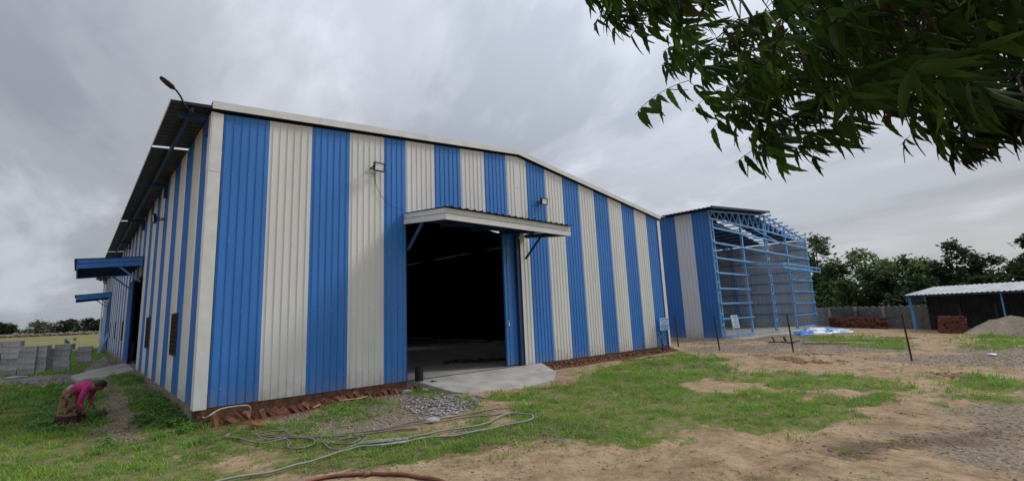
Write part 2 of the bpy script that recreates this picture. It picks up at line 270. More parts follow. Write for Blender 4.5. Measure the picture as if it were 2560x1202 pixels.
# ------------------------------------------------------------ materials
def sheetmat(name,col,dirt=.12):
    m=mat(name,col,rough=.38,col2=tuple(c*(1-dirt) for c in col),vscale=1.3,detail=8,bump=.003,bscale=2.6,spec=.45,stretch=(1,1,.22))
    # dust and splash marks low on the sheets
    n=m.node_tree.nodes; l=m.node_tree.links; b=n['Principled BSDF']; old=b.inputs['Base Color'].links[0].from_socket
    t=n.new('ShaderNodeTexCoord'); ge=n.new('ShaderNodeNewGeometry'); s=n.new('ShaderNodeSeparateXYZ'); l.new(ge.outputs['Position'],s.inputs[0])
    x=n.new('ShaderNodeTexNoise'); x.inputs['Scale'].default_value=5; x.inputs['Detail'].default_value=6; l.new(t.outputs['Object'],x.inputs['Vector'])
    a=n.new('ShaderNodeMath'); a.operation='MULTIPLY_ADD'; l.new(x.outputs[0],a.inputs[0]); a.inputs[1].default_value=1.1; l.new(s.outputs[2],a.inputs[2])
    r=n.new('ShaderNodeMapRange'); r.inputs[1].default_value=.35; r.inputs[2].default_value=1.0; r.inputs[3].default_value=.45; r.inputs[4].default_value=0; l.new(a.outputs[0],r.inputs[0])
    mx=n.new('ShaderNodeMixRGB'); l.new(r.outputs[0],mx.inputs[0]); l.new(old,mx.inputs[1]); mx.inputs[2].default_value=(.27,.22,.17,1); l.new(mx.outputs[0],b.inputs['Base Color'])
    return m
M_blue=sheetmat('blue_sheet',(.046,.225,.63),.2)
M_white=sheetmat('white_sheet',(.76,.76,.725),.13)
M_trim=mat('white_trim',(.70,.70,.67),.4,var=.1,vscale=2)
M_grey=mat('galvanised_sheet',(.36,.37,.38),.4,var=.2,vscale=1.5,metal=.2,stretch=(1,1,.3))
M_inner=mat('shade_black_lining',(.010,.0105,.012),.7,var=.3)  # near-black colour stands in for the shade of the interior
M_roofu=mat('shade_darkened_roof',(.045,.048,.052),.5,var=.25,vscale=1,metal=.3)  # sheet colour darkened so the underside reads as shaded
M_steel=mat('blue_steel',(.09,.31,.66),.45,var=.15,vscale=3)
M_dsteel=mat('dark_blue_steel',(.02,.05,.14),.5,var=.2)
M_mid=mat('brace_steel',(.03,.10,.24),.5,var=.2)
M_dark=mat('black_metal',(.012,.012,.013),.5)
M_glass=mat('lamp_glass',(.78,.79,.78),.15,spec=.6)
M_conc=mat('concrete',(.46,.44,.395),.85,col2=(.29,.27,.24),vscale=1.6,detail=10,bump=.004,bscale=30)
M_plc=mat('muddy_plinth',(.27,.22,.17),.9,col2=(.14,.10,.07),vscale=4,detail=8,bump=.006,bscale=20)
M_floor=mat('floor_slab',(.38,.365,.335),.8,col2=(.26,.25,.23),vscale=1.1,detail=8,bump=.003,bscale=20)
M_soil=mat('red_soil',(.20,.10,.055),.95,col2=(.07,.035,.02),vscale=6,detail=8,bump=.02,bscale=14)
M_brick=mat('red_brick',(.31,.135,.08),.9,col2=(.15,.068,.045),vscale=7,detail=6,bump=.004,bscale=50,rnd=.4)
M_brick2=mat('dark_brick',(.23,.075,.045),.9,col2=(.08,.03,.022),vscale=5,detail=6,bump=.004,bscale=50)
M_block=mat('cement_block',(.47,.475,.475),.9,col2=(.29,.288,.285),rnd=.2,vscale=6,detail=8,bump=.004,bscale=60)
M_bwall=mat('precast_wall',(.21,.205,.195),.9,col2=(.12,.118,.115),vscale=2.5,detail=8,bump=.006,bscale=25)
M_rust=mat('rusted_steel',(.05,.03,.022),.8,var=.4,vscale=12)
M_lamp_tr=None
def translucent(name,col,k):
    m=bpy.data.materials.new(name); m.use_nodes=True; n=m.node_tree.nodes; l=m.node_tree.links
    n.remove(n['Principled BSDF']); a=n.new('ShaderNodeBsdfTranslucent'); a.inputs[0].default_value=(*col,1); b=n.new('ShaderNodeBsdfTransparent'); b.inputs[0].default_value=(*col,1)
    x=n.new('ShaderNodeMixShader'); x.inputs[0].default_value=k; l.new(a.outputs[0],x.inputs[1]); l.new(b.outputs[0],x.inputs[2]); l.new(x.outputs[0],n['Material Output'].inputs[0]); return m
M_sky=translucent('roof_light_sheet',(.95,.96,.97),.75)

# ------------------------------------------------------------ ribbed sheets
def ribwall(mb,O,dx,nv,s0,s1,zb,zt,mi,pitch=1/6.,h=.017,off=.5,lin=None,w=.005,top=.012):
    """sheet from s0 to s1 along dx (unit, xy) out of O, standing out along nv; zb, zt functions of s"""
    pts=[(s0,0)]
    k=math.floor((s0+1e-6)/pitch)
    while True:
        c=(k+off)*pitch
        if c-w-top/2>s0+.003 and c+w+top/2<s1-.003: pts+=[(c-top/2-w,0),(c-top/2,h),(c+top/2,h),(c+top/2+w,0)]
        if c>s1: break
        k+=1
    pts.append((s1,0))
    V=[]
    for s,d in pts:
        x=O[0]+dx[0]*s+nv[0]*d; y=O[1]+dx[1]*s+nv[1]*d
        V+=[(x,y,zb(s)),(x,y,zt(s))]
    fl=[(2*i,2*i+2,2*i+3,2*i+1) for i in range(len(pts)-1)]
    mb.add(V,fl,mi)
    if lin is not None:
        V=[]
        for s in (s0,s1):
            x=O[0]+dx[0]*s-nv[0]*.035; y=O[1]+dx[1]*s-nv[1]*.035; V+=[(x,y,zb(s)),(x,y,zt(s))]
        mb.add(V,[(0,1,3,2)],lin)
def split_stripes(mb,O,dx,nv,edges,cols,s0,s1,zb,zt,lin,brk=(),**k):
    for i in range(len(cols)):
        a=max(edges[i],s0); b=min(edges[i+1],s1)
        if b-a<.01: continue
        cuts=[a]+[c for c in brk if a<c<b]+[b]
        for u,v in zip(cuts,cuts[1:]): ribwall(mb,O,dx,nv,u,v,zb,zt,cols[i],lin=lin,**k)

# ------------------------------------------------------------ the striped warehouse
LEN=48.; XL=-.16; XR=18.8; XM=9.24; ZE=6.27; ZM=7.17; ZR=5.95
def ztop(x): return ZE+(ZM-ZE)*x/XM if x<XM else ZM-(ZM-ZR)*(x-XM)/(XR-XM)
wh=thing('warehouse',(9,0,-.4),'huge blue and white striped warehouse with a big dark doorway under a white canopy','warehouse')
edges=[0,1,2,3,4]+[4.7+i for i in range(15)]
cols=[i%2 for i in range(19)]
DW0,DW1,DH=4.68,9.24,4.40
O=(0,0); dx=(1,0); nv=(0,-1)
mb=MB(); z0=lambda s:0.0; zt=lambda s:ztop(s)-.05
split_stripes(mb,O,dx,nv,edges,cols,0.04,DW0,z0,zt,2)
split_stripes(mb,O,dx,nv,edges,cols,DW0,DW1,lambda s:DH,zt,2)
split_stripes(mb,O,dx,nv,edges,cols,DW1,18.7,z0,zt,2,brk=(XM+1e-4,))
# screws along the girts
for x in np.arange(.25,18.6,1/3.):
    for z in (.35,1.9,3.4,4.9,6.0):
        if z>ztop(x)-.15 or (DW0-.1<x<DW1+.1 and z<DH+.1) : continue
        zz_=z+rng.uniform(-.01,.01); mb.box(x-.011,x+.011,-.014,0,zz_-.011,zz_+.011,0 if rng.random()<.5 else 1)
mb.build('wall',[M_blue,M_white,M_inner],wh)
# long left wall, facing away from the yard
LD0,LD1,LDH=12.1,16.6,3.75
ed=[.24+i for i in range(49)]; ed[-1]=LEN; ed=[.2]+ed[1:]
cl=[i%2 for i in range(48)]
mb=MB(); zl=lambda s:6.3
W1=(2.78,3.78,.9,1.95); W2=(8.5,9.6,.9,1.95)
wins=[W1,W2,(20.3,21.3,.9,1.95),(26.2,27.2,.9,1.95),(32.2,33.2,.9,1.95)]
cur=.2; OL=(XL,0); dl=(0,1); nl=(-1,0)
for a,b,zb_,zt_ in wins[:2]:
    split_stripes(mb,OL,dl,nl,ed,cl,cur,a,z0,zl,2)
    split_stripes(mb,OL,dl,nl,ed,cl,a,b,z0,lambda s:.9,2); split_stripes(mb,OL,dl,nl,ed,cl,a,b,lambda s:1.95,zl,2); cur=b
split_stripes(mb,OL,dl,nl,ed,cl,cur,LD0,z0,zl,2); split_stripes(mb,OL,dl,nl,ed,cl,LD0,LD1,lambda s:LDH,zl,2); cur=LD1
for a,b,zb_,zt_ in wins[2:]:
    split_stripes(mb,OL,dl,nl,ed,cl,cur,a,z0,zl,2)
    split_stripes(mb,OL,dl,nl,ed,cl,a,b,z0,lambda s:.9,2); split_stripes(mb,OL,dl,nl,ed,cl,a,b,lambda s:1.95,zl,2); cur=b
split_stripes(mb,OL,dl,nl,ed,cl,cur,34.5,z0,zl,2)
split_stripes(mb,OL,dl,nl,ed,cl,34.5,38.5,lambda s:3.6,zl,2); split_stripes(mb,OL,dl,nl,ed,cl,38.5,LEN,z0,zl,2)
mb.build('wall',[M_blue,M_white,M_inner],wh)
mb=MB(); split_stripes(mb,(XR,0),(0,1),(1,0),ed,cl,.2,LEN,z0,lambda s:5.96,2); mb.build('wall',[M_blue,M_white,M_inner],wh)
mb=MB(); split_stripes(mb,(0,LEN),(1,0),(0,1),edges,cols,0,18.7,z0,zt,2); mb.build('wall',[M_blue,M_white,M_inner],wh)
# corner trims
for x,sx in ((XL,1),(XR,-1)):
    mb=MB(); a=x-.012*sx
    for z_0,z_1,e in ((-.02,4.9,0),(4.88,6.2 if sx>0 else 5.85,.006)):
        mb.box(min(a-e*sx,a+.19*sx),max(a-e*sx,a+.19*sx),-.045-e,-.03,z_0,z_1)
        mb.box(min(a-.03*sx-e*sx,a-.045*sx-e*sx),max(a-.03*sx-e*sx,a-.045*sx-e*sx),-.045-e,.22,z_0,z_1)
        mb.box(min(a-.03*sx,a),max(a-.03*sx,a),-.044-e,-.031,z_0,z_1)
    mb.build('corner_trim',M_trim,wh)
# gable flashing
def gabletrim(mb,x0,x1,za,zb_,y0,y1,h,n,mi=0):
    for i in range(n):
        t0=i/n; t1=(i+1)/n; e=.004*(i%2)
        a=x0+(x1-x0)*t0; b=x0+(x1-x0)*t1+(.05 if i<n-1 else 0); ha=za+(zb_-za)*t0; hb=za+(zb_-za)*((b-x0)/(x1-x0))
        mb.hexa([(a,y0-e,ha-h),(b,y0-e,hb-h),(b,y1,hb-h),(a,y1,ha-h),(a,y0-e,ha+e),(b,y0-e,hb+e),(b,y1,hb+e),(a,y1,ha+e)],mi)
mb=MB(); gabletrim(mb,-.22,XM,6.42,7.335,-.13,-.11,.17,4); gabletrim(mb,XM,XR+.03,7.335,6.08,-.13,-.11,.17,4)
gabletrim(mb,-.22,XM,6.425,7.34,-.11,.1,.012,1); gabletrim(mb,XM,XR+.03,7.34,6.085,-.11,.1,.012,1)
mb.build('gable_flashing',M_trim,wh)
# roof sheets, corrugated across the slope, with translucent strips
def zroof(x): return ztop(x)+.05
def roof_slope(mb,x0,z0_,x1,z1_,y0,y1,mi=0,pitch=.25,h=.03):
    pts=[]; y=y0
    while y<y1-1e-6:
        for dy,d in ((0,0),(.16,0),(.18,h),(.21,h),(.23,0)):
            if y+dy<y1: pts.append((y+dy,d))
        y+=pitch
    pts.append((y1,0)); V=[]
    for y,d in pts: V+=[(x0,y,z0_+d),(x1,y,z1_+d)]
    mb.add(V,[(2*i,2*i+1,2*i+3,2*i+2) for i in range(len(pts)-1)],mi)
strips=[(3.05,3.2),(14.2,14.4),(25.3,25.5),(36.4,36.6)]
xo=-.97; zo=zroof(0)+.1*xo
mb=MB(); cur=-.10; sky_=[]
for a,b in strips:
    roof_slope(mb,xo,zo,XM,zroof(XM),cur,a); sm=MB(); sky_.append(sm); sm.add([(xo,a,zo+.004),(XM,a,zroof(XM)+.004),(XM,b,zroof(XM)+.004),(xo,b,zo+.004)],[(0,1,2,3)]); cur=b
roof_slope(mb,xo,zo,XM,zroof(XM),cur,LEN)
cur=-.10
for a,b in ((8.0,8.45),):
    roof_slope(mb,XM,zroof(XM),19.3,zroof(19.3),cur,a)
    xx=XM
    while xx<19.2:
        x2=min(xx+1.25,19.3); sm=MB(); sky_.append(sm); sm.add([(xx+.12,a,zroof(xx+.12)+.004),(x2,a,zroof(x2)+.004),(x2,b,zroof(x2)+.004),(xx+.12,b,zroof(xx+.12)+.004)],[(0,1,2,3)])
        mb.add([(xx,a,zroof(xx)+.004),(xx+.12,a,zroof(xx+.12)+.004),(xx+.12,b,zroof(xx+.12)+.004),(xx,b,zroof(xx)+.004)],[(0,1,2,3)]); xx=x2
    cur=b
roof_slope(mb,XM,zroof(XM),19.3,zroof(19.3),cur,LEN)
roof_o=mb.build('roof',M_roofu,wh)
for sm in sky_: sm.build('skylight',M_sky,roof_o)
# eave: purlin and brackets under the overhang, edge strip, front fascia of the overhang
mb=MB(); mb.bar((-.58,-.05,6.16),(-.58,LEN,6.16),.06,.12); mb.build('purlin',M_dsteel,wh)
for y in (.25,6.7,13.3,19.9,26.5,33.1,39.7,46.3):
    mb=MB(); mb.bar((-.2,y,6.12),(-.78,y,6.08),.09,.09); mb.bar((-.22,y,6.15),(-.22,y,5.72),.1,.1); mb.build('eave_bracket',M_dsteel,wh)
mb=MB(); mb.hexa([(-.985,-.115,6.17),(-.22,-.115,6.25),(-.22,-.10,6.25),(-.985,-.10,6.17),(-.985,-.115,6.235),(-.22,-.115,6.315),(-.22,-.10,6.315),(-.985,-.10,6.235)])
mb.build('overhang_edge',M_dark,wh)
mb=MB(); mb.box(-.99,-.975,-.115,LEN,6.19,6.245); mb.build('eave_edge',M_trim,wh)
# floor and plinth
mb=MB(); mb.box(-.05,18.79,.06,LEN-.1,-.25,-.004); mb.build('floor_slab',M_floor,wh)
mb=MB(); mb.box(-.13,DW0,.01,.2,-.7,-.006); mb.box(DW1,18.7,.01,.2,-.7,-.006); mb.build('plinth',M_soil,wh)
mb=MB(); mb.box(-.19,.02,.2,LEN,-.7,-.006); mb.build('plinth',M_plc,wh)
# doorway lining, track, leaf
mb=MB(); mb.box(DW0,DW0+.03,.0,.14,0,DH); mb.box(DW1-.16,DW1-.01,.03,.35,0,DH); mb.box(DW0,DW1,.005,.2,DH,DH+.12); mb.build('door_frame',M_dsteel,wh)
mb=MB(); mb.box(DW0+.02,DW1,-.02,.012,-.006,.004); mb.build('door_track',M_dark,wh)
mb=MB(); ribwall(mb,(0,.16),(1,0),(0,-1),8.56,9.1,lambda s:.03,lambda s:DH-.02,0,pitch=.21,lin=1); mb.box(8.55,8.6,.13,.2,.03,DH-.02,0)
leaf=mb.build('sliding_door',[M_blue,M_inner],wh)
mb=MB(); mb.box(8.60,8.64,.06,.13,1.28,1.36); mb.box(8.6,8.615,.055,.08,1.36,1.46); mb.build('door_latch',M_trim,leaf)
# interior portal frames and girts, seen dimly
mb=MB()
for y in (6,12,18,24,30,36,42):
    for x in (.3,18.4): mb.box(x-.1,x+.1,y-.12,y+.12,0,ztop(x)-.15)
    mb.bar((.3,y,ztop(.3)-.3),(XM,y,ZM-.35),.16,.4); mb.bar((XM,y,ZM-.35),(18.4,y,ztop(18.4)-.3),.16,.4)
for z in (1.6,3.1,4.6): mb.box(18.5,18.6,.4,LEN-.4,z,z+.07)
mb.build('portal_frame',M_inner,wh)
# canopies
def canopy(root,o,u,v,L,dep,zt0,drop,h,mats,fasc,brace_in=.05):
    """o wall point, u along wall, v outwards (xy unit)"""
    P=lambda a,b,z:(o[0]+u[0]*a+v[0]*b,o[1]+u[1]*a+v[1]*b,z)
    e=bpy.data.objects.new('canopy',None); COL.objects.link(e); e.parent=root; w_=wl(root); e.location=Vector(P(0,0,zt0))-w_
    m=MB(); pts=[]; a=-.04
    while a<L+.04:
        for d,hh in ((0,0),(.15,0),(.17,.03),(.20,.03),(.22,0)): 
            if a+d<L+.05: pts.append((a+d,hh))
        a+=.25
    V=[]
    for a,hh in pts: V+=[P(a,0.0,zt0+.02+hh),P(a,dep+.1,zt0-drop+.02+hh)]
    m.add(V,[(2*i,2*i+1,2*i+3,2*i+2) for i in range(len(pts)-1)]); m.build('canopy_roof',M_roofu,e)
    m=MB()
    # front fascia: two boards with a lap line
    for k,(t0,t1,off) in enumerate(((0,.44,.0),(.50,1,.006))):
        zt_=zt0-drop-t0*h; zb_=zt0-drop-t1*h
        for g,(q0,q1) in enumerate(((0,.47),(.53,1))) if False else ((0,(0,1)),):
            m.hexa([P(0,dep-.02,zb_),P(L,dep-.02,zb_),P(L,dep+off+.01,zb_),P(0,dep+off+.01,zb_),P(0,dep-.02,zt_),P(L,dep-.02,zt_),P(L,dep+off+.01,zt_),P(0,dep+off+.01,zt_)])
        for a in (0,L):
            sg=-1 if a==0 else 1
            z1=zt0-t0*h; z2=zt0-t1*h
            m.hexa([P(a+sg*(.01+off),.02,z2),P(a+sg*(.01+off),dep,z2-drop),P(a-sg*.01,dep,z2-drop),P(a-sg*.01,.02,z2),P(a+sg*(.01+off),.02,z1),P(a+sg*(.01+off),dep,z1-drop),P(a-sg*.01,dep,z1-drop),P(a-sg*.01,.02,z1)])
    m.build('fascia',fasc,e)
    m=MB()
    n=max(3,int(L/1.2))
    for b_ in (.4,1.1,dep-.12): m.bar(P(.03,b_,zt0-drop*b_/dep-.12),P(L-.03,b_,zt0-drop*b_/dep-.12),.05,.1)
    for i in range(n+1): a=.06+(L-.12)*i/n; m.bar(P(a,.02,zt0-.22),P(a,dep-.03,zt0-drop-.22),.06,.1)
    m.build('canopy_frame',M_dsteel,e)
    for a in (.1,L-.1):
        m=MB(); m.bar(P(a,.05,zt0-1.0),P(a,dep*.40,zt0-drop*.4-.28),.06,.06); m.build('brace',mats,e)
    return e
canopy(wh,(4.61,-.03),(1,0),(0,-1),4.88,1.93,4.50,.20,.29,M_mid,M_white)
canopy(wh,(XL-.03,12.3),(0,1),(-1,0),4.9,2.05,4.44,.22,.34,M_steel,M_blue)
canopy(wh,(XL-.03,34.3),(0,1),(-1,0),4.4,2.05,4.25,.25,.34,M_steel,M_blue)
# side doors
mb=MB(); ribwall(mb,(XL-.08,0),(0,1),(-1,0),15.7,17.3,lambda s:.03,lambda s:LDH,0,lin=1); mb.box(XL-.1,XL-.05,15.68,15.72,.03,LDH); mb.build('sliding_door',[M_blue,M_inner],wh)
mb=MB(); mb.box(XL-.07,XL-.02,34.6,38.4,.03,3.6); ribwall(mb,(XL-.08,0),(0,1),(-1,0),34.6,38.4,lambda s:.03,lambda s:3.6,0); mb.build('sliding_door',[M_blue],wh)
mb=MB(); mb.box(XL-.02,XL+.12,LD0-.01,LD0+.05,0,LDH); mb.box(XL-.02,XL+.12,LD1-.05,LD1+.01,0,LDH); mb.box(XL-.02,XL+.12,LD0+.05,LD1-.05,LDH-.06,LDH); mb.build('door_frame',M_dsteel,wh)
# brick-filled vent windows with a grille
for a,b,z_0,z_1 in wins:
    mb=MB(); mb.box(XL+.02,XL+.1,a-.02,b+.02,z_0-.02,z_1+.02,1)
    fr=.035; 
    mb.box(XL-.03,XL+.0,a,a+fr,z_0,z_1); mb.box(XL-.03,XL+.0,b-fr,b,z_0,z_1); mb.box(XL-.03,XL,a,b,z_0,z_0+fr); mb.box(XL-.03,XL,a,b,z_1-fr,z_1); mb.box(XL-.03,XL,(a+b)/2-.02,(a+b)/2+.02,z_0,z_1)
    win=mb.build('vent_window',[M_rust,M_inner],wh)
    mb=MB(); z=z_0+.05
    while z<z_1-.05:
        y=a+.05
        while y<b-.06: mb.box(XL-.02,XL+.015,y,y+.025,z+.01,z+.09); y+=.13
        mb.box(XL-.022,XL+.012,a,b,z-.008,z+.008); z+=.115
    mb.build('grille',M_rust,win)
# far downpipe
mb=MB(); mb.tube([(XL-.12,LEN-.3,6.1),(XL-.12,LEN-.3,.1)],.06); mb.box(XL-.25,XL-.02,LEN-.5,LEN-.1,5.9,6.2); mb.build('downpipe',M_trim,wh)
# entrance slabs
mb=MB()
prof=[(4.9,-.03),(5.0,-1.6),(5.35,-2.15),(6.6,-2.3),(8.2,-2.05),(9.2,-1.3),(9.9,-.2),(10.0,.0)]
top=[(x,y,-.008-.20*min(1,-y/2.2) if y<0 else -.008) for x,y in prof]; n=len(top)
mb.add(top+[(x,y,-.6) for x,y,_ in top],[tuple(range(n))[::-1]]+[(i,(i+1)%n,n+(i+1)%n,n+i) for i in range(n)])
o=mb.build('ramp',M_conc); tag(o,'pale concrete ramp at the big front doorway of the striped warehouse','ramp')
mb=MB(); prof=[(-.13,12.0),(-.9,11.9),(-1.9,12.6),(-2.1,14.5),(-1.5,16.4),(-.13,16.8)]
top=[(x,y,-.005-.26*min(1,-x/1.9)) for x,y in prof]; n=len(top)
mb.add(top+[(x,y,-.6) for x,y,_ in top],[tuple(range(n))]+[(i,(i+1)%n,n+(i+1)%n,n+i) for i in range(n)])
o=mb.build('ramp',M_conc); tag(o,'sloping concrete ramp under the blue canopy of the side doorway','ramp')

# ------------------------------------------------------------ lights on the warehouse
def floodlight(loc,out,side,label,s=1.,tilt=.12):
    """out: outward unit (xy)"""
    t=thing('floodlight',loc,label,'floodlight','floodlights on the warehouse walls')
    O_=Vector(loc); n_=Vector((*out,0)); a=Vector((-out[1],out[0],0))
    f_=(n_*math.cos(tilt)+Vector((0,0,-math.sin(tilt)))).normalized(); up=f_.cross(a).normalized()
    if up.z<0: up=-up
    c=O_+n_*.28
    def fb(mb,w,h,d0,d1,mi=0,da=0,du=0):
        P=[]
        for dd in (d0,d1):
            for q,r_ in ((-1,-1),(1,-1),(1,1),(-1,1)): P.append(c+a*(q*w/2+da)+up*(r_*h/2+du)+f_*dd)
        mb.hexa(P,mi)
    m=MB(); w,h=.30*s,.23*s
    fb(m,w,h,-.07,-.005); fb(m,.02,h,-.005,.02,0,-w/2+.01); fb(m,.02,h,-.005,.02,0,w/2-.01); fb(m,w-.04,.02,-.005,.02,0,0,h/2-.01); fb(m,w-.04,.02,-.005,.02,0,0,-h/2+.01)
    m.build('housing',M_dark,t)
    m=MB(); fb(m,w-.045,h-.045,-.003,.006); m.build('lens',M_glass,t)
    m=MB()
    for q in (-1,1): m.bar(c+a*q*(w/2+.012),O_+a*q*(w/2+.012)*.8+n_*.02,.015,.035)
    m.bar(O_+a*(w/2)+n_*.02,O_-a*(w/2)+n_*.02,.03,.03); m.build('bracket',M_dark,t)
    return t
floodlight((3.70,-.03,5.62),(0,-1),0,'black framed floodlight on a white stripe up left of the doorway canopy',1.0)
floodlight((10.26,-.03,5.58),(0,-1),0,'small floodlight on the blue stripe above the right end of the white canopy',1.0)
floodlight((XL-.03,6.9,5.05),(-1,0),0,'dark floodlight under the eave on the long shaded side wall',1.2)
mb=MB(); pts=[(3.66,-.10,5.50),(3.68,-.06,5.35),(3.78,-.05,5.1),(3.93,-.05,4.88),(4.08,-.06,4.72),(4.3,-.06,4.66),(4.6,-.05,4.6)]
mb.tube(pts,.0055,5); mb.tube([(3.66,-.10,5.50),(3.72,-.05,5.42),(3.72,-.05,5.2)],.006,5)
o=mb.build('cable',M_dark); tag(o,'thin cable sagging from the left floodlight to the canopy over the doorway','cable')
t=thing('street_lamp',(-.6,.0,6.2),'dark street lamp sticking up from the eave corner of the warehouse roof','lamp')
mb=MB(); mb.tube([(-.45,.02,6.05),(-.62,-.06,6.10),(-.74,-.13,6.18),(-.82,-.15,6.33),(-.90,-.16,6.43),(-.97,-.17,6.48)],.02,7); mb.build('arm',M_dark,t)
mb=MB(); a=Vector((-.93,-.16,6.455)); b=Vector((-1.20,-.17,6.63)); d=(b-a).normalized(); s_=d.cross(Vector((0,0,1))).normalized(); u_=s_.cross(d).normalized()
RG=[]
for k,(q,w,h) in enumerate(((0,.03,.02),(.08,.05,.03),(.16,.075,.05),(.5,.085,.05),(.8,.08,.04),(.96,.06,.025),(1,.03,.015))):
    c=a+(b-a)*q; RG.append([c+s_*w*math.cos(th)+u_*h*math.sin(th) for th in [2*math.pi*j/10 for j in range(10)]])
mb.rings(RG); hd=mb.build('lamp_head',M_dark,t,True)
mb=MB(); c=a+(b-a)*.6-u_*.036; mb.hexa([c-s_*.04-d*.07,c+s_*.04-d*.07,c+s_*.04+d*.07,c-s_*.04+d*.07,c-s_*.04-d*.07+u_*.01,c+s_*.04-d*.07+u_*.01,c+s_*.04+d*.07+u_*.01,c-s_*.04+d*.07+u_*.01]); mb.build('lamp_glass',M_grey,hd)
# ------------------------------------------------------------ open framed shed
bs=thing('steel_shed',(36,8,-.2),'tall half-built shed right of the warehouse with an open blue lattice steel front','shed')
BX0,BX1,BXM,BY0,BY1=26.2,45.3,35.65,.65,26.
def bz(x): return 7.50+(8.33-7.50)*(x-BX0)/(BXM-BX0) if x<BXM else 8.33-(8.33-7.22)*(x-BXM)/(BX1-BXM)
M_barnin=mat('bare_sheet_lining',(.68,.74,.82),.5,col2=(.52,.58,.66),vscale=.8,detail=6,metal=.2,stretch=(1,3,.2))
M_white2=sheetmat('pale_grey_sheet',(.56,.57,.58)); M_blue2=sheetmat('deep_blue_sheet',(.026,.135,.40))
mb=MB(); e2=[BY0,1.67,2.72]+[3.77+1.05*i for i in range(22)]; c2=[i%2 for i in range(24)]
split_stripes(mb,(BX0-.05,0),(0,1),(-1,0),e2,c2,BY0,BY1,lambda s:-.22,lambda s:7.42,2,pitch=.21,h=.018)
mb.build('wall',[M_blue2,M_white2,M_barnin],bs)
mb=MB()
def inner_wall(mb,O,dx,nv,L,zt): ribwall(mb,O,dx,nv,0,L,lambda s:-.1,zt,0,pitch=.25,h=.02)
inner_wall(mb,(BX1+.1,BY0),(0,1),(-1,0),BY1-BY0,lambda s:7.15); mb.build('wall',[M_barnin],bs)
mb=MB(); inner_wall(mb,(BX0,BY1),(1,0),(0,-1),BX1-BX0,lambda s:bz(BX0+s)-.1); mb.build('wall',[M_barnin],bs)
# roof
mb=MB(); sky_=[]
def bsl(x0,x1,y0,y1):
    roof_slope(mb,x0,bz(x0)+.06 if x0>BX0 else bz(BX0)+.0,x1,bz(x1)+.06,y0,y1,pitch=.25,h=.03)
bsl(BX0-.55,BXM,.25,3.4); bsl(BX0-.55,BXM,4.1,BY1); bsl(BXM,BX1+.3,1.35,3.4); bsl(BXM,BX1+.3,4.1,BY1)
for xa,xb in ((BX0,BXM),(BXM,BX1)):
    x=xa
    while x<xb-.3:
        x2=min(x+1.25,xb); sm=MB(); sky_.append(sm); sm.add([(x+.25,3.4,bz(x+.25)+.06),(x2,3.4,bz(x2)+.06),(x2,4.1,bz(x2)+.06),(x+.25,4.1,bz(x+.25)+.06)],[(0,1,2,3)])
        mb.add([(x,3.4,bz(x)+.06),(x+.25,3.4,bz(x+.25)+.06),(x+.25,4.1,bz(x+.25)+.06),(x,4.1,bz(x)+.06)],[(0,1,2,3)]); x=x2
ro=mb.build('roof',M_roofu,bs)
for sm in sky_: sm.build('skylight',M_sky,ro)
mb=MB(); mb.hexa([(BX0-.55,.18,bz(BX0)-.08),(BXM,.18,bz(BXM)-.02),(BXM,.26,bz(BXM)-.02),(BX0-.55,.26,bz(BX0)-.08),(BX0-.55,.18,bz(BX0)+.05),(BXM,.18,bz(BXM)+.11),(BXM,.26,bz(BXM)+.11),(BX0-.55,.26,bz(BX0)+.05)]); mb.build('eave_flashing',M_dark,bs)
M_steel2=mat('pale_blue_steel',(.17,.40,.72),.45,var=.12,vscale=3)
# lattice columns
def lattice(x,y,z0_,z1_,w,axis=(1,0)):
    m=MB(); ax=Vector((*axis,0))*w/2; c=Vector((x,y,0))
    for s_ in (-1,1): m.bar(c+ax*s_+Vector((0,0,z0_)),c+ax*s_+Vector((0,0,z1_)),.07,.10)
    z=z0_+.15; 
    while z<z1_-.1: m.bar(c-ax+Vector((0,-.03,z)),c+ax+Vector((0,-.03,z)),.05,.12); m.bar(c-ax+Vector((0,.05,z)),c+ax+Vector((0,.05,z)),.04,.10); z+=.62
    m.box(x-.25,x+.25,y-.15,y+.15,z0_-.06,z0_+.0)
    return m
for x,w in ((26.42,.34),(35.4,.42),(45.1,.34)): lattice(x,BY0,-.12,6.95 if x!=35.4 else 7.6,w).build('lattice_column',M_steel2,bs)
for x in (30.9,39.8): 
    m=MB(); m.bar((x,BY0,-.1),(x,BY0,bz(x)-.55),.12,.14); m.box(x-.2,x+.2,BY0-.15,BY0+.15,-.16,-.1); m.build('column',M_steel2,bs)
for y in (6.6,12.6,18.6,24.6):
    lattice(BX1-.25,y,-.12,7.0,.34).build('lattice_column',M_dsteel if False else M_steel2,bs)
for y in (6.6,12.6,18.6): lattice(BX0+.3,y,-.12,7.2,.34).build('lattice_column',M_steel2,bs)
# girts
for z in (.99,1.88,2.76,3.67):
    m=MB(); m.bar((26.3,BY0-.1,z),(31.15,BY0-.1,z),.06,.10); m.build('girt',M_steel2,bs)
for z in (-.02,.88,1.8,2.7,3.6):
    m=MB(); m.bar((39.8,BY0-.1,z),(45.25,BY0-.1,z),.06,.09); m.build('girt',M_steel2,bs)
m=MB(); m.bar((26.3,BY0-.05,-.02),(30.9,BY0-.05,-.02),.06,.1); m.build('girt',M_steel2,bs)
for z in (4.56,5.47,6.38):
    m=MB(); m.bar((26.3,BY0-.1,z),(45.25,BY0-.1,z),.06,.10); m.build('girt',M_steel2,bs)
for z in (.9,1.8,2.7,3.6,4.5,5.5,6.4):
    m=MB(); m.bar((BX1+.02,BY0,z),(BX1+.02,BY1,z),.06,.09); m.build('girt',M_steel2,bs)
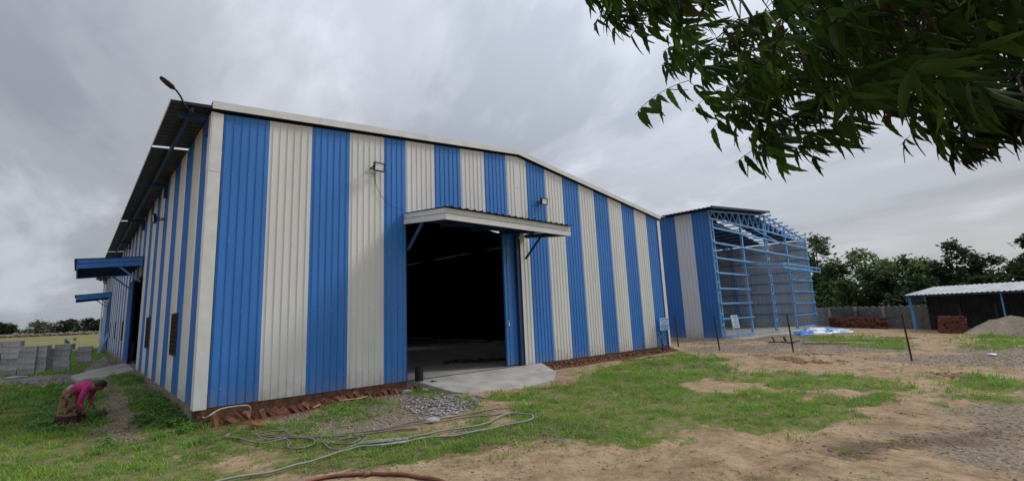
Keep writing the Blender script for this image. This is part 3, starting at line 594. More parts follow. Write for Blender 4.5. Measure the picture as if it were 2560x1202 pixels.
# trusses
def truss(y,full=True,stubs=False):
    m=MB(); zb_=lambda x:6.93+.12*(1-abs(x-BXM)/10) 
    m.bar((BX0,y,bz(BX0)-.12),(BXM,y,bz(BXM)-.12),.08,.1); m.bar((BXM,y,bz(BXM)-.12),(BX1,y,bz(BX1)-.12),.08,.1)
    m.bar((BX0,y,zb_(BX0)),(BXM,y,zb_(BXM)),.08,.1); m.bar((BXM,y,zb_(BXM)),(BX1,y,zb_(BX1)),.08,.1)
    x=BX0+.1; st=.5; up=True
    while x+st<BX1:
        a=(x,y,zb_(x)) if up else (x,y,bz(x)-.12); b=(x+st,y,bz(x+st)-.12) if up else (x+st,y,zb_(x+st))
        m.bar(a,b,.045); up=not up; x+=st
    for x in (BX0+.05,30.9,BXM,39.8,BX1-.05): m.bar((x,y,zb_(x)),(x,y,bz(x)-.1),.08)
    m.build('truss',M_steel2,bs)
for y in (BY0,6.6,12.6,18.6): truss(y)
m=MB(); m.bar((27,BY0+.6,6.95),(BXM-1,BY0+.3,6.5),.05); m.bar((33.2,BY0-.08,6.9),(38.2,BY0-.08,6.35),.06); m.build('brace',M_steel2,bs)
for i in range(16):
    x=BX0+.3+i*(BX1-BX0-.6)/15; m=MB(); y0_=BY0-.3 if x>BXM else .3
    m.bar((x,y0_,bz(x)),(x,BY1,bz(x)),.06,.1); m.build('purlin',M_dsteel if x<BXM else M_steel2,bs)
mb=MB(); mb.box(26.1,45.6,.45,BY1,-.6,-.10); mb.build('floor_slab',M_conc,bs)
# canopy frame over the door bay
cf=bpy.data.objects.new('canopy_frame',None); COL.objects.link(cf); cf.parent=bs; cf.location=Vector((35,.6,4.3))-wl(bs)
m=MB(); a0,a1,yo=31.2,39.3,-1.45
for z_,yy_,zz2 in ((0,yo,4.27),(-.26,yo,4.27)): m.bar((a0,yy_,zz2+z_),(a1,yy_,zz2+z_-.03),.06,.09)
for x in (a0,a1): 
    m.bar((x,.6,4.5),(x,yo,4.27),.06,.09); m.bar((x,.6,4.2),(x,yo,4.0),.06,.09)
for i in range(9): x=a0+(a1-a0)*i/8; m.bar((x,yo,4.27),(x,yo,4.0),.05); 
for i in range(1,5): x=a0+(a1-a0)*i/5; m.bar((x,.6,4.48),(x,yo,4.26),.05,.08)
m.build('frame',M_steel2,cf)
m=MB(); 
for q in range(3): m.box(a0+.1,a0+2.6,.5-q*.62,.05-q*.62,4.40-q*.07,4.42-q*.07)
m.build('roof_sheet',M_white2,cf)
for x in (a0+4.2,a1-.1): 
    m=MB(); m.bar((x,.5,3.3),(x,yo+.6,4.05),.07); m.build('brace',M_steel2,cf)
# apron
mb=MB(); prof=[(26.5,.44),(27.4,-.5),(29.5,-.3),(31.4,-.1),(33.2,-1.2),(37.2,-1.75),(40.5,-.9),(45.2,-.7),(45.6,.44)]
n=len(prof); mb.add([(x,y,-.165-.002*i) for i,(x,y) in enumerate(prof)]+[(x,y,-.5) for x,y in prof],[tuple(range(n))[::-1]]+[(i,(i+1)%n,n+(i+1)%n,n+i) for i in range(n)])
o=mb.build('apron',M_conc); tag(o,'pale concrete apron in front of the open framed shed','concrete apron')

# ------------------------------------------------------------ boundary wall of precast panels
P0=Vector((46.17,.43)); Dw=Vector((-.633,-.774)); Nw=Vector((-.774,.633))
def WP(s,o,z): p=P0+Dw*s+Nw*o; return (p.x,p.y,z)
bw=thing('boundary_wall',WP(4,0,-.2),'grey precast concrete boundary wall with scalloped top behind the brick stack','wall')
posts=[-8.5,-6.1,-3.8,-1.5,.87,3.48,5.96,8.21,10.26,12.27,14.3,16.4,18.5,20.6]
for a,b in zip(posts,posts[1:]):
    m=MB(); k=16; top=[(a+.06+(b-a-.12)*i/k) for i in range(k+1)]
    for lo,hi in ((-.5,.15),(.165,.52),(.535,.9)):
        m.hexa([WP(a+.05,.0,lo),WP(b-.05,.0,lo),WP(b-.05,-.05,lo),WP(a+.05,-.05,lo),WP(a+.05,.0,hi),WP(b-.05,.0,hi),WP(b-.05,-.05,hi),WP(a+.05,-.05,hi)])
    V=[];fc=[]
    for i,s_ in enumerate(top):
        z=1.26+.13*abs(math.sin(math.pi*4*i/k)); V+=[WP(s_,0,.915),WP(s_,0,z),WP(s_,-.05,.915),WP(s_,-.05,z)]
    for i in range(k): q=4*i; fc+=[(q,q+4,q+5,q+1),(q+2,q+3,q+7,q+6),(q+1,q+5,q+7,q+3)]
    m.add(V,fc); m.build('panel',M_bwall,bw)
for s_ in posts:
    m=MB(); m.hexa([WP(s_-.08,.09,-.5),WP(s_+.08,.09,-.5),WP(s_+.08,-.09,-.5),WP(s_-.08,-.09,-.5),WP(s_-.08,.09,1.36),WP(s_+.08,.09,1.36),WP(s_+.08,-.09,1.36),WP(s_-.08,-.09,1.36)]); m.build('post',M_conc,bw)
# ------------------------------------------------------------ brick stacks
def brickstack(name,fn,W_,D_,Hh,label,seed,batter=0,lab='brick stack',ragged=.12):
    g=random.Random(seed); m=MB(); z=0; bl,bw_,bh=.22,.11,.075
    rows=int(Hh/bh)
    for r_ in range(rows):
        in_=batter*r_*bh; odd=r_%2
        x=-W_/2+in_
        while x<W_/2-in_-.05:
            l=bl if odd else bw_
            if not(r_>=rows-1 and g.random()<.35) and g.random()>ragged*.2:
                for y0_ in (0,) if not odd else (0,):
                    j=g.uniform(-.012,.012)
                    m.hexa([fn(x,y0_+in_-j,r_*bh),fn(x+l-.012,y0_+in_-j,r_*bh),fn(x+l-.012,D_-in_,r_*bh),fn(x,D_-in_,r_*bh),fn(x,y0_+in_-j,r_*bh+bh-.008),fn(x+l-.012,y0_+in_-j,r_*bh+bh-.008),fn(x+l-.012,D_-in_,r_*bh+bh-.008),fn(x,D_-in_,r_*bh+bh-.008)],0 if g.random()<.7 else 1)
            x+=l
    o=m.build(name,[M_brick2,M_brick]); return tag(o,label,lab)
brickstack('brick_stack',lambda x,y,z:WP(4.2+x,.95-y,-.22+z),4.75,.5,.83,'long low stack of dark red bricks along the boundary wall',1)
brickstack('brick_stack',lambda x,y,z:(35.5+.2*x+.98*y,-8.15-.98*x+.2*y,-.22+z),1.2,.95,1.04,'squat square stack of dark red bricks in front of the lean-to shed',2,batter=.10)
# ------------------------------------------------------------ lean-to shed
def SP(s,o,z): return (39.2+Dw.x*s+Nw.x*o,-6.1+Dw.y*s+Nw.y*o,z)
ls=thing('lean_to_shed',SP(4,0,-.2),'low open lean-to with white corrugated roof and blue end column at the right edge','shed')
M_wroof=mat('white_corrugated',(.52,.53,.52),.5,var=.25,vscale=2)
m=MB(); V=[];k=0;S=-.1
prof=[]
while S<14: prof+=[(S,0),(S+.07,0),(S+.10,.035),(S+.17,.035),(S+.20,0)]; S+=.27
for s_,h in prof: V+=[SP(s_,.35,2.03+h),SP(s_,-1.75,2.52+h)]
m.add(V,[(2*i,2*i+2,2*i+3,2*i+1) for i in range(len(prof)-1)]); m.build('roof',M_wroof,ls)
m=MB(); m.bar(SP(-.1,.30,1.97),SP(14,.30,1.97),.06,.09); m.bar(SP(-.1,-1.7,2.44),SP(14,-1.7,2.44),.06,.09); m.build('purlin',M_dsteel,ls)
m=MB(); m.bar(SP(.05,0,-.25),SP(-.02,.05,2.0),.13,.2); m.build('column',M_steel,ls)
for s_ in (5.3,10.6): 
    m=MB(); m.bar(SP(s_,.1,-.25),SP(s_,.1,2.0),.07); m.build('column',M_steel,ls)
m=MB(); m.hexa([SP(-.12,.2,1.6),SP(-.06,.2,1.6),SP(-.06,-1.7,1.6),SP(-.12,-1.7,1.6),SP(-.12,.2,1.99),SP(-.06,.2,1.99),SP(-.06,-1.7,2.46),SP(-.12,-1.7,2.46)]); m.build('end_sheet',mat('pale_green_sheet',(.16,.27,.24),.6,var=.3),ls)
m=MB(); ribwall(m,SP(0,-1.02,0)[:2],(Dw.x,Dw.y),(Nw.x,Nw.y),0,14,lambda s:-.3,lambda s:2.33,0,pitch=.25,h=.02); m.build('shade_sheet',mat('shade_dark_sheet',(.035,.034,.033),.8,var=.4,vscale=1.5),ls)  # added dark sheet, standing in for the deep shade under the roof
for s_ in (2.0,4.0,6.2,8.4):
    m=MB(); m.bar(SP(s_,-.97,-.3),SP(s_,-.97,1.4),.14,.08); m.build('inner_post',mat('dark_post',(.08,.075,.07),.9),ls)
# blue cloth hanging inside
m=MB(); m.blob(SP(5.9,-.5,.95),(.35,.1,.4),.25,seed=3); o=m.build('cloth',mat('blue_cloth',(.03,.13,.25),.8,var=.4)); tag(o,'small dark blue cloth hanging under the white lean-to roof','cloth')
# ------------------------------------------------------------ sand heap
M_sand=mat('coarse_sand',(.42,.34,.25),.95,col2=(.27,.21,.15),vscale=9,detail=9,bump=.05,bscale=14)
c=(34.6,-10.35); V=[];fc=[]; nr_=26; ns=64
for i in range(nr_+1):
    for j in range(ns):
        t=2*math.pi*j/ns; r_=2.0*i/nr_; z=1.02*(1-(r_/2.0)**1.35)*(1+.0*r_)+.17*float(fbm(c[0]+r_*math.cos(t)*1.4,c[1]+r_*math.sin(t)*1.4,4))*(1 if i<nr_ else 0)
        V.append((c[0]+r_*math.cos(t)*(1+.08*math.sin(3*t)),c[1]+r_*math.sin(t),-.26+z-(0 if i<nr_ else .08)))
for i in range(nr_):
    for j in range(ns): fc.append((i*ns+j,i*ns+(j+1)%ns,(i+1)*ns+(j+1)%ns,(i+1)*ns+j))
m=MB(); m.add(V,fc); o=m.build('sand_heap',M_sand,smooth=True); tag(o,'big heap of coarse brown sand in front of the lean-to','sand heap')
# ------------------------------------------------------------ tarpaulin
M_tarpw=mat('tarp_white',(.50,.55,.62),.4,var=.15); M_tarpb=mat('tarp_blue',(.02,.10,.52),.4,col2=(.04,.2,.6),vscale=1.2)
A=np.array([31.2,-1.75]);Bv=np.array([5.2,2.1]);Cv=np.array([4.3,-1.9]); V=[];fc=[];mi=[];nn=26
for i in range(nn+1):
    for j in range(nn+1):
        u=i/nn;v=j/nn; p=A+Bv*u*.8+Cv*v; p=p+.22*np.array([vn(u*6,v*6),vn(u*6+9,v*6)]); z=-.19+.09+.34*float(fbm(u*6,v*6+3,3))*(.5+.9*(1-v))*(1 if 0<i<nn and 0<j<nn else .3)
        if i in(0,nn) or j in (0,nn): z=-.2
        V.append((p[0],p[1],max(z,-.17)))
for i in range(nn):
    for j in range(nn):
        fc.append((i*(nn+1)+j,(i+1)*(nn+1)+j,(i+1)*(nn+1)+j+1,i*(nn+1)+j+1)); mi.append(1 if (j<6 and i<19) or (j<11 and i>20) or (vn(i*.35,j*.35)>.12) else 0)
m=MB(); m.add(V,fc); m.m=mi; o=m.build('tarpaulin',[M_tarpw,M_tarpb],smooth=True); tag(o,'crumpled blue and white tarpaulin spread on the ground by the open shed','tarpaulin')
# ------------------------------------------------------------ fence posts
for (x,y,h,lx,ly,lab) in ((20.63,.5,1.55,-.02,.03,'thin rusty post standing at the right corner of the striped warehouse'),(19.33,-2.0,1.5,.0,.10,'thin dark post in front of the deep blue side of the open shed'),(19.59,-4.7,1.5,.02,.06,'thin dark post in front of the open shed and the tarpaulin'),(18.17,-8.34,1.48,.05,.06,'rightmost rusty post, leaning, in front of the long brick stack')):
    g=gz(x,y); m=MB(); t=.045
    m.hexa([(x-t/2,y-t/2,g-.15),(x+t/2,y-t/2,g-.15),(x+t/2,y-t/2+.008,g-.15),(x-t/2,y-t/2+.008,g-.15)]+[(a+lx,b+ly,g+h) for a,b in ((x-t/2,y-t/2),(x+t/2,y-t/2),(x+t/2,y-t/2+.008),(x-t/2,y-t/2+.008))])
    m.hexa([(x-t/2,y-t/2,g-.15),(x-t/2+.008,y-t/2,g-.15),(x-t/2+.008,y+t/2,g-.15),(x-t/2,y+t/2,g-.15)]+[(a+lx,b+ly,g+h) for a,b in ((x-t/2,y-t/2),(x-t/2+.008,y-t/2),(x-t/2+.008,y+t/2),(x-t/2,y+t/2))])
    o=m.build('fence_post',M_rust); base_at_ground(o,None,(x,y,g)); tag(o,lab,'post','rusty angle iron posts across the yard')
# ------------------------------------------------------------ sign boards
M_txt=mat('sign_lettering',(.03,.07,.25),.6); M_red=mat('sign_lettering_red',(.5,.06,.05),.6); M_sb=mat('sign_face_blue',(.28,.47,.70),.5,var=.08); M_sw=mat('sign_face_pale',(.50,.60,.68),.5,var=.08)
def lettering(P,rows,g,bd):
    for (v,h,u0_,u1_,mi) in rows:
        u=u0_; m=MB()
        while u<u1_:
            w=g.uniform(.02,.035)
            # one small glyph: a stem and one or two strokes
            m.hexa([P(u,v-h/2),P(u+.007,v-h/2),P(u+.007,v-h/2,1),P(u,v-h/2,1),P(u,v+h/2),P(u+.007,v+h/2),P(u+.007,v+h/2,1),P(u,v+h/2,1)],mi)
            for q in g.sample((-.42,0,.42),2):
                m.hexa([P(u,v+q*h-.004),P(u+w,v+q*h-.004),P(u+w,v+q*h-.004,1),P(u,v+q*h-.004,1),P(u,v+q*h+.004),P(u+w,v+q*h+.004),P(u+w,v+q*h+.004,1),P(u,v+q*h+.004,1)],mi)
            if g.random()<.5: m.hexa([P(u+w,v-h/2),P(u+w+.006,v-h/2),P(u+w+.006,v-h/2,1),P(u+w,v-h/2,1),P(u+w,v+h/2),P(u+w+.006,v+h/2),P(u+w+.006,v+h/2,1),P(u+w,v+h/2,1)],mi)
            u+=w+.018+(.03 if g.random()<.18 else 0)
        m.build('lettering',[M_txt,M_red],bd)
def signboard(loc,cx_,zc,w,h,y,lean,label,face,rows,seed,legs):
    t=thing('sign_board',loc,label,'sign')
    def P(u,v,f_=0,off=0): zr=zc+v; return (cx_+u,y+lean*(zr-zc)-.012-(.003*f_)-off,zr)
    m=MB(); m.hexa([P(-w/2,-h/2,0,-.02),P(w/2,-h/2,0,-.02),P(w/2,-h/2),P(-w/2,-h/2),P(-w/2,h/2,0,-.02),P(w/2,h/2,0,-.02),P(w/2,h/2),P(-w/2,h/2)]); bd=m.build('board',face,t)
    lettering(lambda u,v,f_=0:P(u,v,f_),rows,random.Random(seed),bd)
    for dx_ in legs:
        m=MB(); m.bar((cx_+dx_,y+lean*(-zc-.2)+.03,loc[2]-.05),(cx_+dx_,y+lean*h*.5+.03,zc+h*.5),.035); m.build('leg',face if face is M_sw else M_dsteel,t)
signboard((18.05,-.25,-.25),18.08,1.0,.80,.55,-.22,0,'small blue notice board with red lettering near the right corner of the striped warehouse',M_sb,[(.19,.07,-.28,.28,1),(.07,.07,-.17,.15,1),(-.06,.055,-.34,.34,0),(-.14,.05,-.33,.33,0),(-.22,.05,-.25,.25,0)],3,(-.3,.3))
signboard((27.2,.15,-.2),27.15,.82,.95,.72,.22,.12,'pale notice board on two slanting legs leaning at the corner of the open shed',M_sw,[(.24,.07,-.3,.25,0),(.12,.06,-.2,.2,1),(0,.06,-.3,.32,0),(-.12,.06,-.25,.3,0),(-.24,.07,-.3,.3,0)],4,(-.4,.42))
# ------------------------------------------------------------ cement blocks, one object each
def blk(x,y,z,rz=0,L_=.59,w=.24,h=.25):
    m=MB(); j=lambda:rng.uniform(-.006,.006); P=[]
    for zz_ in (0,h):
        for a,b in ((-L_/2,-w/2),(L_/2,-w/2),(L_/2,w/2),(-L_/2,w/2)): P.append((a+j(),b+j(),zz_+j()*.5))
    return P
def block_mesh():
    m=MB(); m.hexa(blk(0,0,0)); o=m.build('cement_block',M_block); bm=bmesh.new(); bm.from_mesh(o.data); bmesh.ops.bevel(bm,geom=bm.edges[:],offset=.007,segments=1,affect='EDGES'); bm.to_mesh(o.data); bm.free(); return o
protos=[block_mesh() for _ in range(4)]; used=[False]*4
def put_block(x,y,z,rz,label,group):
    i=rng.randrange(4)
    if used[i]: o=protos[i].copy(); COL.objects.link(o)
    else: o=protos[i]; used[i]=True
    o.location=(x,y,z); o.rotation_euler=(0,0,rz); tag(o,label,'block',group); return o
ORD=['bottom','second','third','fourth','fifth','sixth','seventh','eighth']
def blockstack(x,y,cols_,rows,label,group,rz=0,depth=2,missing=()):
    cn={1:[''],3:['left column, ','middle column, ','right column, ']}[cols_]
    g=gz(x,y)-.02; a=Vector((math.cos(rz),math.sin(rz))); b=Vector((-a.y,a.x))
    for c_ in range(cols_):
        for r_ in range(rows):
            if (c_,r_) in missing: continue
            for d_ in range(depth):
                if d_>0 and r_<rows-1: continue   # inner blocks are hidden
                p=Vector((x,y))+a*((c_-(cols_-1)/2)*.6+rng.uniform(-.02,.02))+b*(d_*.25+rng.uniform(-.012,.012))
                put_block(p.x,p.y,g+r_*.255,rz+rng.uniform(-.02,.02),'grey cement block, '+ORD[r_]+' row, '+cn[c_]+['',' middle, ',' back, '][d_].strip()+(' ' if d_ else '')+label,group)
blockstack(-4.2,18.9,3,6,'tallest stack at the left edge','cement blocks of the tall left stack',rz=-.25,missing=((2,5),))
blockstack(-3.25,18.75,1,5,'narrow stack right of the tallest','cement blocks of the narrow second stack',rz=-.3)
blockstack(-3.0,21.6,1,4,'stack behind the narrow one','cement blocks of the stack behind',rz=.9,depth=3)
blockstack(-2.46,19.0,1,5,'third stack behind the woman','cement blocks of the third stack',rz=-.22,depth=3)
blockstack(-2.42,18.7,1,2,'low front of the third stack','cement blocks in front of the third stack',rz=-.18,depth=1)
blockstack(-1.62,22.5,1,4,'short stack nearest the side door','cement blocks of the short fourth stack',rz=-.15)
blockstack(-1.60,22.1,1,2,'step before the short stack','cement blocks at the foot of the short stack',rz=-.2,depth=1)
# ------------------------------------------------------------ row of tilted bricks along the ditch
def brick_mesh():
    m=MB(); m.box(-.11,.11,-.055,.055,-.037,.037); o=m.build('edging_brick',M_brick); bm=bmesh.new(); bm.from_mesh(o.data); bmesh.ops.bevel(bm,geom=bm.edges[:],offset=.006,segments=1,affect='EDGES')
    for v in bm.verts: v.co+=Vector((rng.uniform(-.003,.003),)*3)
    bm.to_mesh(o.data); bm.free(); return o
bp=[brick_mesh() for _ in range(3)]; bu=[0,0,0]
NW='first second third fourth fifth sixth seventh eighth ninth tenth eleventh twelfth thirteenth fourteenth fifteenth sixteenth seventeenth eighteenth nineteenth twentieth'.split()
NW+=['twenty-'+w for w in NW[:9]]+['thirtieth']+['thirty-'+w for w in NW[:9]]
x=.42; kb=0
while x<4.75:
    i=rng.randrange(3)
    if bu[i]: o=bp[i].copy(); COL.objects.link(o)
    else: o=bp[i]; bu[i]=1
    if x>.85 and x<1.0: pass
    y=-.42+.03*math.sin(x*2)+rng.uniform(-.02,.02)
    o.location=(x,y,gz(x,-.55)+.05-(.035 if x>3.2 else 0)+rng.uniform(-.03,.02)); o.rotation_euler=(rng.uniform(-.3,.25),R(90-38)+rng.uniform(-.3,.25),rng.uniform(-.3,.3)+R(8))
    o.scale=(1.2,1.2,1.2); tag(o,NW[kb]+' tilted red brick from the left in the row edging the ditch','brick','tilted bricks edging the warehouse')
    x+=rng.uniform(.135,.165); kb+=1
x=9.95
for (x,y,z,rx,ry,rz,lab) in ((.62,-1.35,.02,.3,.2,.6,'loose red brick piece on the soil below the left warehouse corner'),(.12,-.35,.06,0,1.45,.1,'red brick standing on end at the left corner of the warehouse ditch'),(-1.47,2.6,.0,.2,.5,1.0,'orange brick piece lying in the weeds near the bending woman')):
    o=bp[0].copy(); COL.objects.link(o); o.location=(x,y,gz(x,y)+.03+z); o.rotation_euler=(rx,ry,rz); tag(o,lab,'brick')
# mud wall end of the ditch
# ------------------------------------------------------------ hoses and pipes
def smooth_path(pts,k=5):
    P=[np.array(p,float) for p in pts]; P=[2*P[0]-P[1]]+P+[2*P[-1]-P[-2]]; o_=[]
    for i in range(1,len(P)-2):
        for j in range(k):
            t=j/k; a,b,c,d=P[i-1:i+3]; o_.append(.5*((2*b)+(-a+c)*t+(2*a-5*b+4*c-d)*t*t+(-a+3*b-3*c+d)*t**3))
    o_.append(P[-2]); return o_
def lay(m,pts,r,lift=0,k=5,n=7,wob=.0):
    q=smooth_path(pts,k); V=[]
    for i,p in enumerate(q): V.append((p[0],p[1],gz(p[0],p[1])+r*.9+lift+wob*vn(i*.3,lift*40)))
    m.tube(V,r,n)
m=MB()
for i,h in enumerate(D['hose']): lay(m,h,.0145,.022+.008*(i%4))
o=m.build('hose',mat('brown_grey_hose',(.215,.18,.155),.6,var=.3,vscale=5),smooth=True); base_at_ground(o,None,(.9,-2.2,gz(.9,-2.2))); tag(o,'long tangled grey-brown hose lying in loops on the grass','hose')
m=MB(); lay(m,D['green_hose'],.016,.03); o=m.build('hose',mat('pale_green_hose',(.27,.275,.23),.6,var=.25,vscale=5),smooth=True); base_at_ground(o,None,(1.5,-4.5,-.26)); tag(o,'pale green hose running doubled across the grass, thicker than the tangled one','hose')
m=MB(); lay(m,D['red_hose'],.024,.004); k_=D['knot']; m.blob((k_[0],k_[1],gz(*k_)+.035),(.055,.045,.035),.2,seed=2); o=m.build('hose',mat('red_brown_hose',(.22,.085,.055),.6,var=.3,vscale=6),smooth=True); base_at_ground(o,None,(1.2,-5.2,-.26)); tag(o,'thick reddish brown hose with a knotted joint on the bare sand at the bottom','hose')
m=MB(); lay(m,D['pipe'],.014,.05,3); o=m.build('pipe',mat('yellow_pipe',(.55,.38,.15),.5,var=.15),smooth=True); tag(o,'thin yellow pipe lying beside the tilted bricks','pipe')
m=MB(); ch=D['corner_hose']; pts=[(x,y,gz(x,y)+.03) for x,y in ch[:4]]+[(ch[4][0],-.5,-.1),(ch[5][0],-.36,.0),(.62,-.30,-.0),(.75,-.28,-.04),(.78,-.27,-.12),(.78,-.27,-.22)]
pts=[tuple(p) for p in smooth_path(pts,5)]; m.tube(pts,.017,7); o=m.build('hose',mat('grey_hose',(.36,.33,.30),.55,var=.2),smooth=True); tag(o,'short grey hose looping over the ditch at the left corner of the warehouse','hose')
# ------------------------------------------------------------ drum and odds and ends by the doorway
m=MB(); RG=[]
for z,r_ in ((0,.1),(.01,.115),(.12,.115),(.13,.12),(.14,.115),(.27,.115),(.28,.12),(.29,.115),(.36,.115),(.365,.105),(.36,.1),(.3,.098)): RG.append([(5.0+r_*math.cos(2*math.pi*j/16),-.12+r_*math.sin(2*math.pi*j/16),-.02+z) for j in range(16)])
m.rings(RG); t=m.build('tin_drum',mat('sooty_tin',(.02,.018,.017),.7,var=.5,vscale=12)); tag(t,'small sooty black tin drum at the left foot of the big doorway','drum')
m=MB()
for i in range(5): m.blob((5.22+i*.07,-.42-.03*i,gz(5.2,-.4)+.12-.02*i+.03),(.055,.04,.02),.3,seed=i)
o=m.build('rag',mat('black_rag',(.015,.014,.014),.9)); tag(o,'crumpled black rag on the ramp beside the tin drum','rag')
m=MB(); g_=random.Random(5)
for i in range(60):
    a=g_.uniform(0,1); x=8.2+a*1.6+g_.uniform(-.3,.3); y=2.0-a*.9+g_.uniform(-.25,.25)+.8; m.blob((x,y,.03),(g_.uniform(.05,.16),g_.uniform(.04,.1),g_.uniform(.02,.07)),.35,seed=i,nu=6,nv=4)
o=m.build('rubbish_heap',mat('dark_rubbish',(.05,.048,.045),.9,var=.5,vscale=3)); tag(o,'low dark heap of rubbish on the floor just inside the doorway','rubbish',kind=None)
# pieces of plank, steel and stones about the yard
M_plank=mat('old_plank',(.12,.095,.075),.85,var=.4,vscale=6)
for (x,y,l,rz,lab) in ((25.2,-2.9,1.6,.5,'left dark plank on the gravel in front of the concrete apron'),(24.7,-4.7,2.2,-.9,'longer right dark plank on the gravel in front of the tarpaulin')):
    m=MB(); m.box(-l/2,l/2,-.09,.09,.0,.04); o=m.build('plank',M_plank); o.location=(x,y,gz(x,y)+.02); o.rotation_euler=(.03,.02,rz); tag(o,lab,'plank')
m=MB(); g=gz(25.6,-2.5); m.bar((25.3,-2.3,g),(25.2,-2.2,g+.3),.05); m.bar((25.6,-2.7,g),(25.5,-2.65,g+.3),.06); m.bar((25.0,-2.1,g+.03),(26.0,-3.2,g+.03),.06); o=m.build('scrap_frame',M_rust); tag(o,'rusty scrap frame with two stubs standing up near the apron','scrap')
m=MB(); m.blob((20.95,-9.97,gz(20.95,-9.97)+.04),(.28,.14,.04),.2,seed=8); o=m.build('plastic_sheet',M_tarpw); tag(o,'small white plastic scrap on the gravel near the right edge','plastic scrap')
for (x,y,s_,lab,cc) in ((2.99,-3.6,.16,'smooth pale grey stone lying between the two hoses',(.33,.33,.32)),(4.35,-.55,.17,'flat grey stone at the foot of the red soil near the doorway',(.27,.26,.25)),(4.75,-.75,.13,'smaller grey stone right of the flat stone near the doorway ramp',(.30,.29,.28)),(3.15,-.75,.12,'dark lump of rock behind the yellow pipe',(.05,.045,.045))):
    m=MB(); m.blob((x,y,gz(x,y)+s_*.18),(s_,s_*.6,s_*.36),.16,seed=int(x*10),nu=10,nv=7); o=m.build('stone',mat('stone',cc,.9,var=.25,bump=.01,bscale=30)); tag(o,lab,'stone')
m=MB(); m.tube([(a,b,gz(a,b)+.05) for a,b in ((-4.15,16.5),(-3.9,16.6),(-3.7,16.7),(-3.45,16.85))],[.03,.07,.06,.02],8); o=m.build('sack',mat('dirty_white_cloth',(.45,.44,.42),.8,var=.25)); tag(o,'rolled dirty white sack lying on the grass before the tall block stack','sack')
t=thing('sheet_offcuts',(-.5,33.5,-.3),'narrow blue sheet strips leaning against the side wall by the far canopy','sheet metal')
for i in range(4): m=MB(); m.bar((-.85+.1*i,33.2+.4*i,gz(-.8,33)-.02),(XL-.05,33.4+.35*i,1.0+.15*i),.12,.02); m.build('strip',M_steel,t)
# bird in flight and one on the shed roof
m=MB(); b_=Vector((37.53,-5.44,4.47)); m.tube([b_+Vector((-.09,0,0)),b_+Vector((-.04,0,0)),b_+Vector((.04,0,0)),b_+Vector((.09,0,.02)),b_+Vector((.12,0,.02))],[.008,.03,.03,.02,.006],6)
m.add([b_+Vector((-.04,.01,.01)),b_+Vector((.04,.01,.01)),b_+Vector((.02,.2,.08)),b_+Vector((-.04,.19,.08))],[(0,1,2,3)]); m.add([b_+Vector((-.04,-.01,.01)),b_+Vector((.04,-.01,.01)),b_+Vector((.02,-.2,.08)),b_+Vector((-.04,-.19,.08))],[(0,1,2,3)])
o=m.build('bird',M_dark); tag(o,'tiny dark bird flying in the sky above the trees','bird')
# ------------------------------------------------------------ the bending woman
M_skin=mat('skin',(.16,.075,.045),.6); M_pink=mat('pink_blouse',(.50,.035,.20),.75,col2=(.34,.02,.13),vscale=25,bump=.003,bscale=40)
M_skirt=mat('olive_skirt',(.20,.135,.055),.85,col2=(.035,.012,.01),vscale=9,detail=3,ramp=(.38,.50)); M_hair=mat('dark_hair',(.018,.013,.012),.6); M_maroon=mat('dark_maroon_cloth',(.05,.012,.018),.85,var=.4,vscale=10)
fx,fy=-2.02,2.62; fz=gz(fx,fy)
per=thing('person',(fx,fy,fz),'woman in pink blouse and long patterned skirt bending over the grass','person')
fd=Vector((.80,-.60,0)).normalized(); ls_=Vector((0,0,1)).cross(fd)  # ls_: her left
def PP(s,w,h): return Vector((fx,fy,fz))+fd*(s*.84-.05)+ls_*w*.88+Vector((0,0,h*.87))
def skin(name,J,E_,m_,parent,root=0,sub=2):
    me=bpy.data.meshes.new(name); o_=wl(parent); me.from_pydata([tuple(PP(*j[:3])-o_) for j in J],E_,[]); me.materials.append(m_)
    o=bpy.data.objects.new(name,me); COL.objects.link(o); o.parent=parent
    md=o.modifiers.new('skin','SKIN'); md.use_smooth_shade=True
    if not me.skin_vertices: 
        bm=bmesh.new(); bm.from_mesh(me); bm.verts.layers.skin.verify(); bm.to_mesh(me); bm.free()
    for i,j in enumerate(J):
        r_=j[3] if isinstance(j[3],tuple) else (j[3],j[3]); me.skin_vertices[0].data[i].radius=r_; me.skin_vertices[0].data[i].use_root=(i==root)
    md2=o.modifiers.new('sub','SUBSURF'); md2.levels=sub; md2.render_levels=sub
    return o
J=[(.02,0,.68,.125),(.16,0,.80,.12),(.32,0,.845,.125),(.46,0,.82,.12),(.57,0,.80,.06),(.66,0,.82,.07),(.74,0,.845,.095),(.80,0,.80,.075)]
E_=[(i,i+1) for i in range(7)]
def limb(chain,frm):
    k=len(J); 
    for i,c in enumerate(chain): J.append(c); E_.append((frm if i==0 else k+i-1,k+i))
    return len(J)-1
for s_,(hx,kn) in ((-1,(0,.16)),(1,(-.02,.20))):
    limb([(.02,s_*.1,.62,.085),(kn,s_*.13,.36,.062),(.03+hx*0,s_*.12,.08,.04),(.03,s_*.12,.035,.036),(.14,s_*.13,.025,.028)],0)
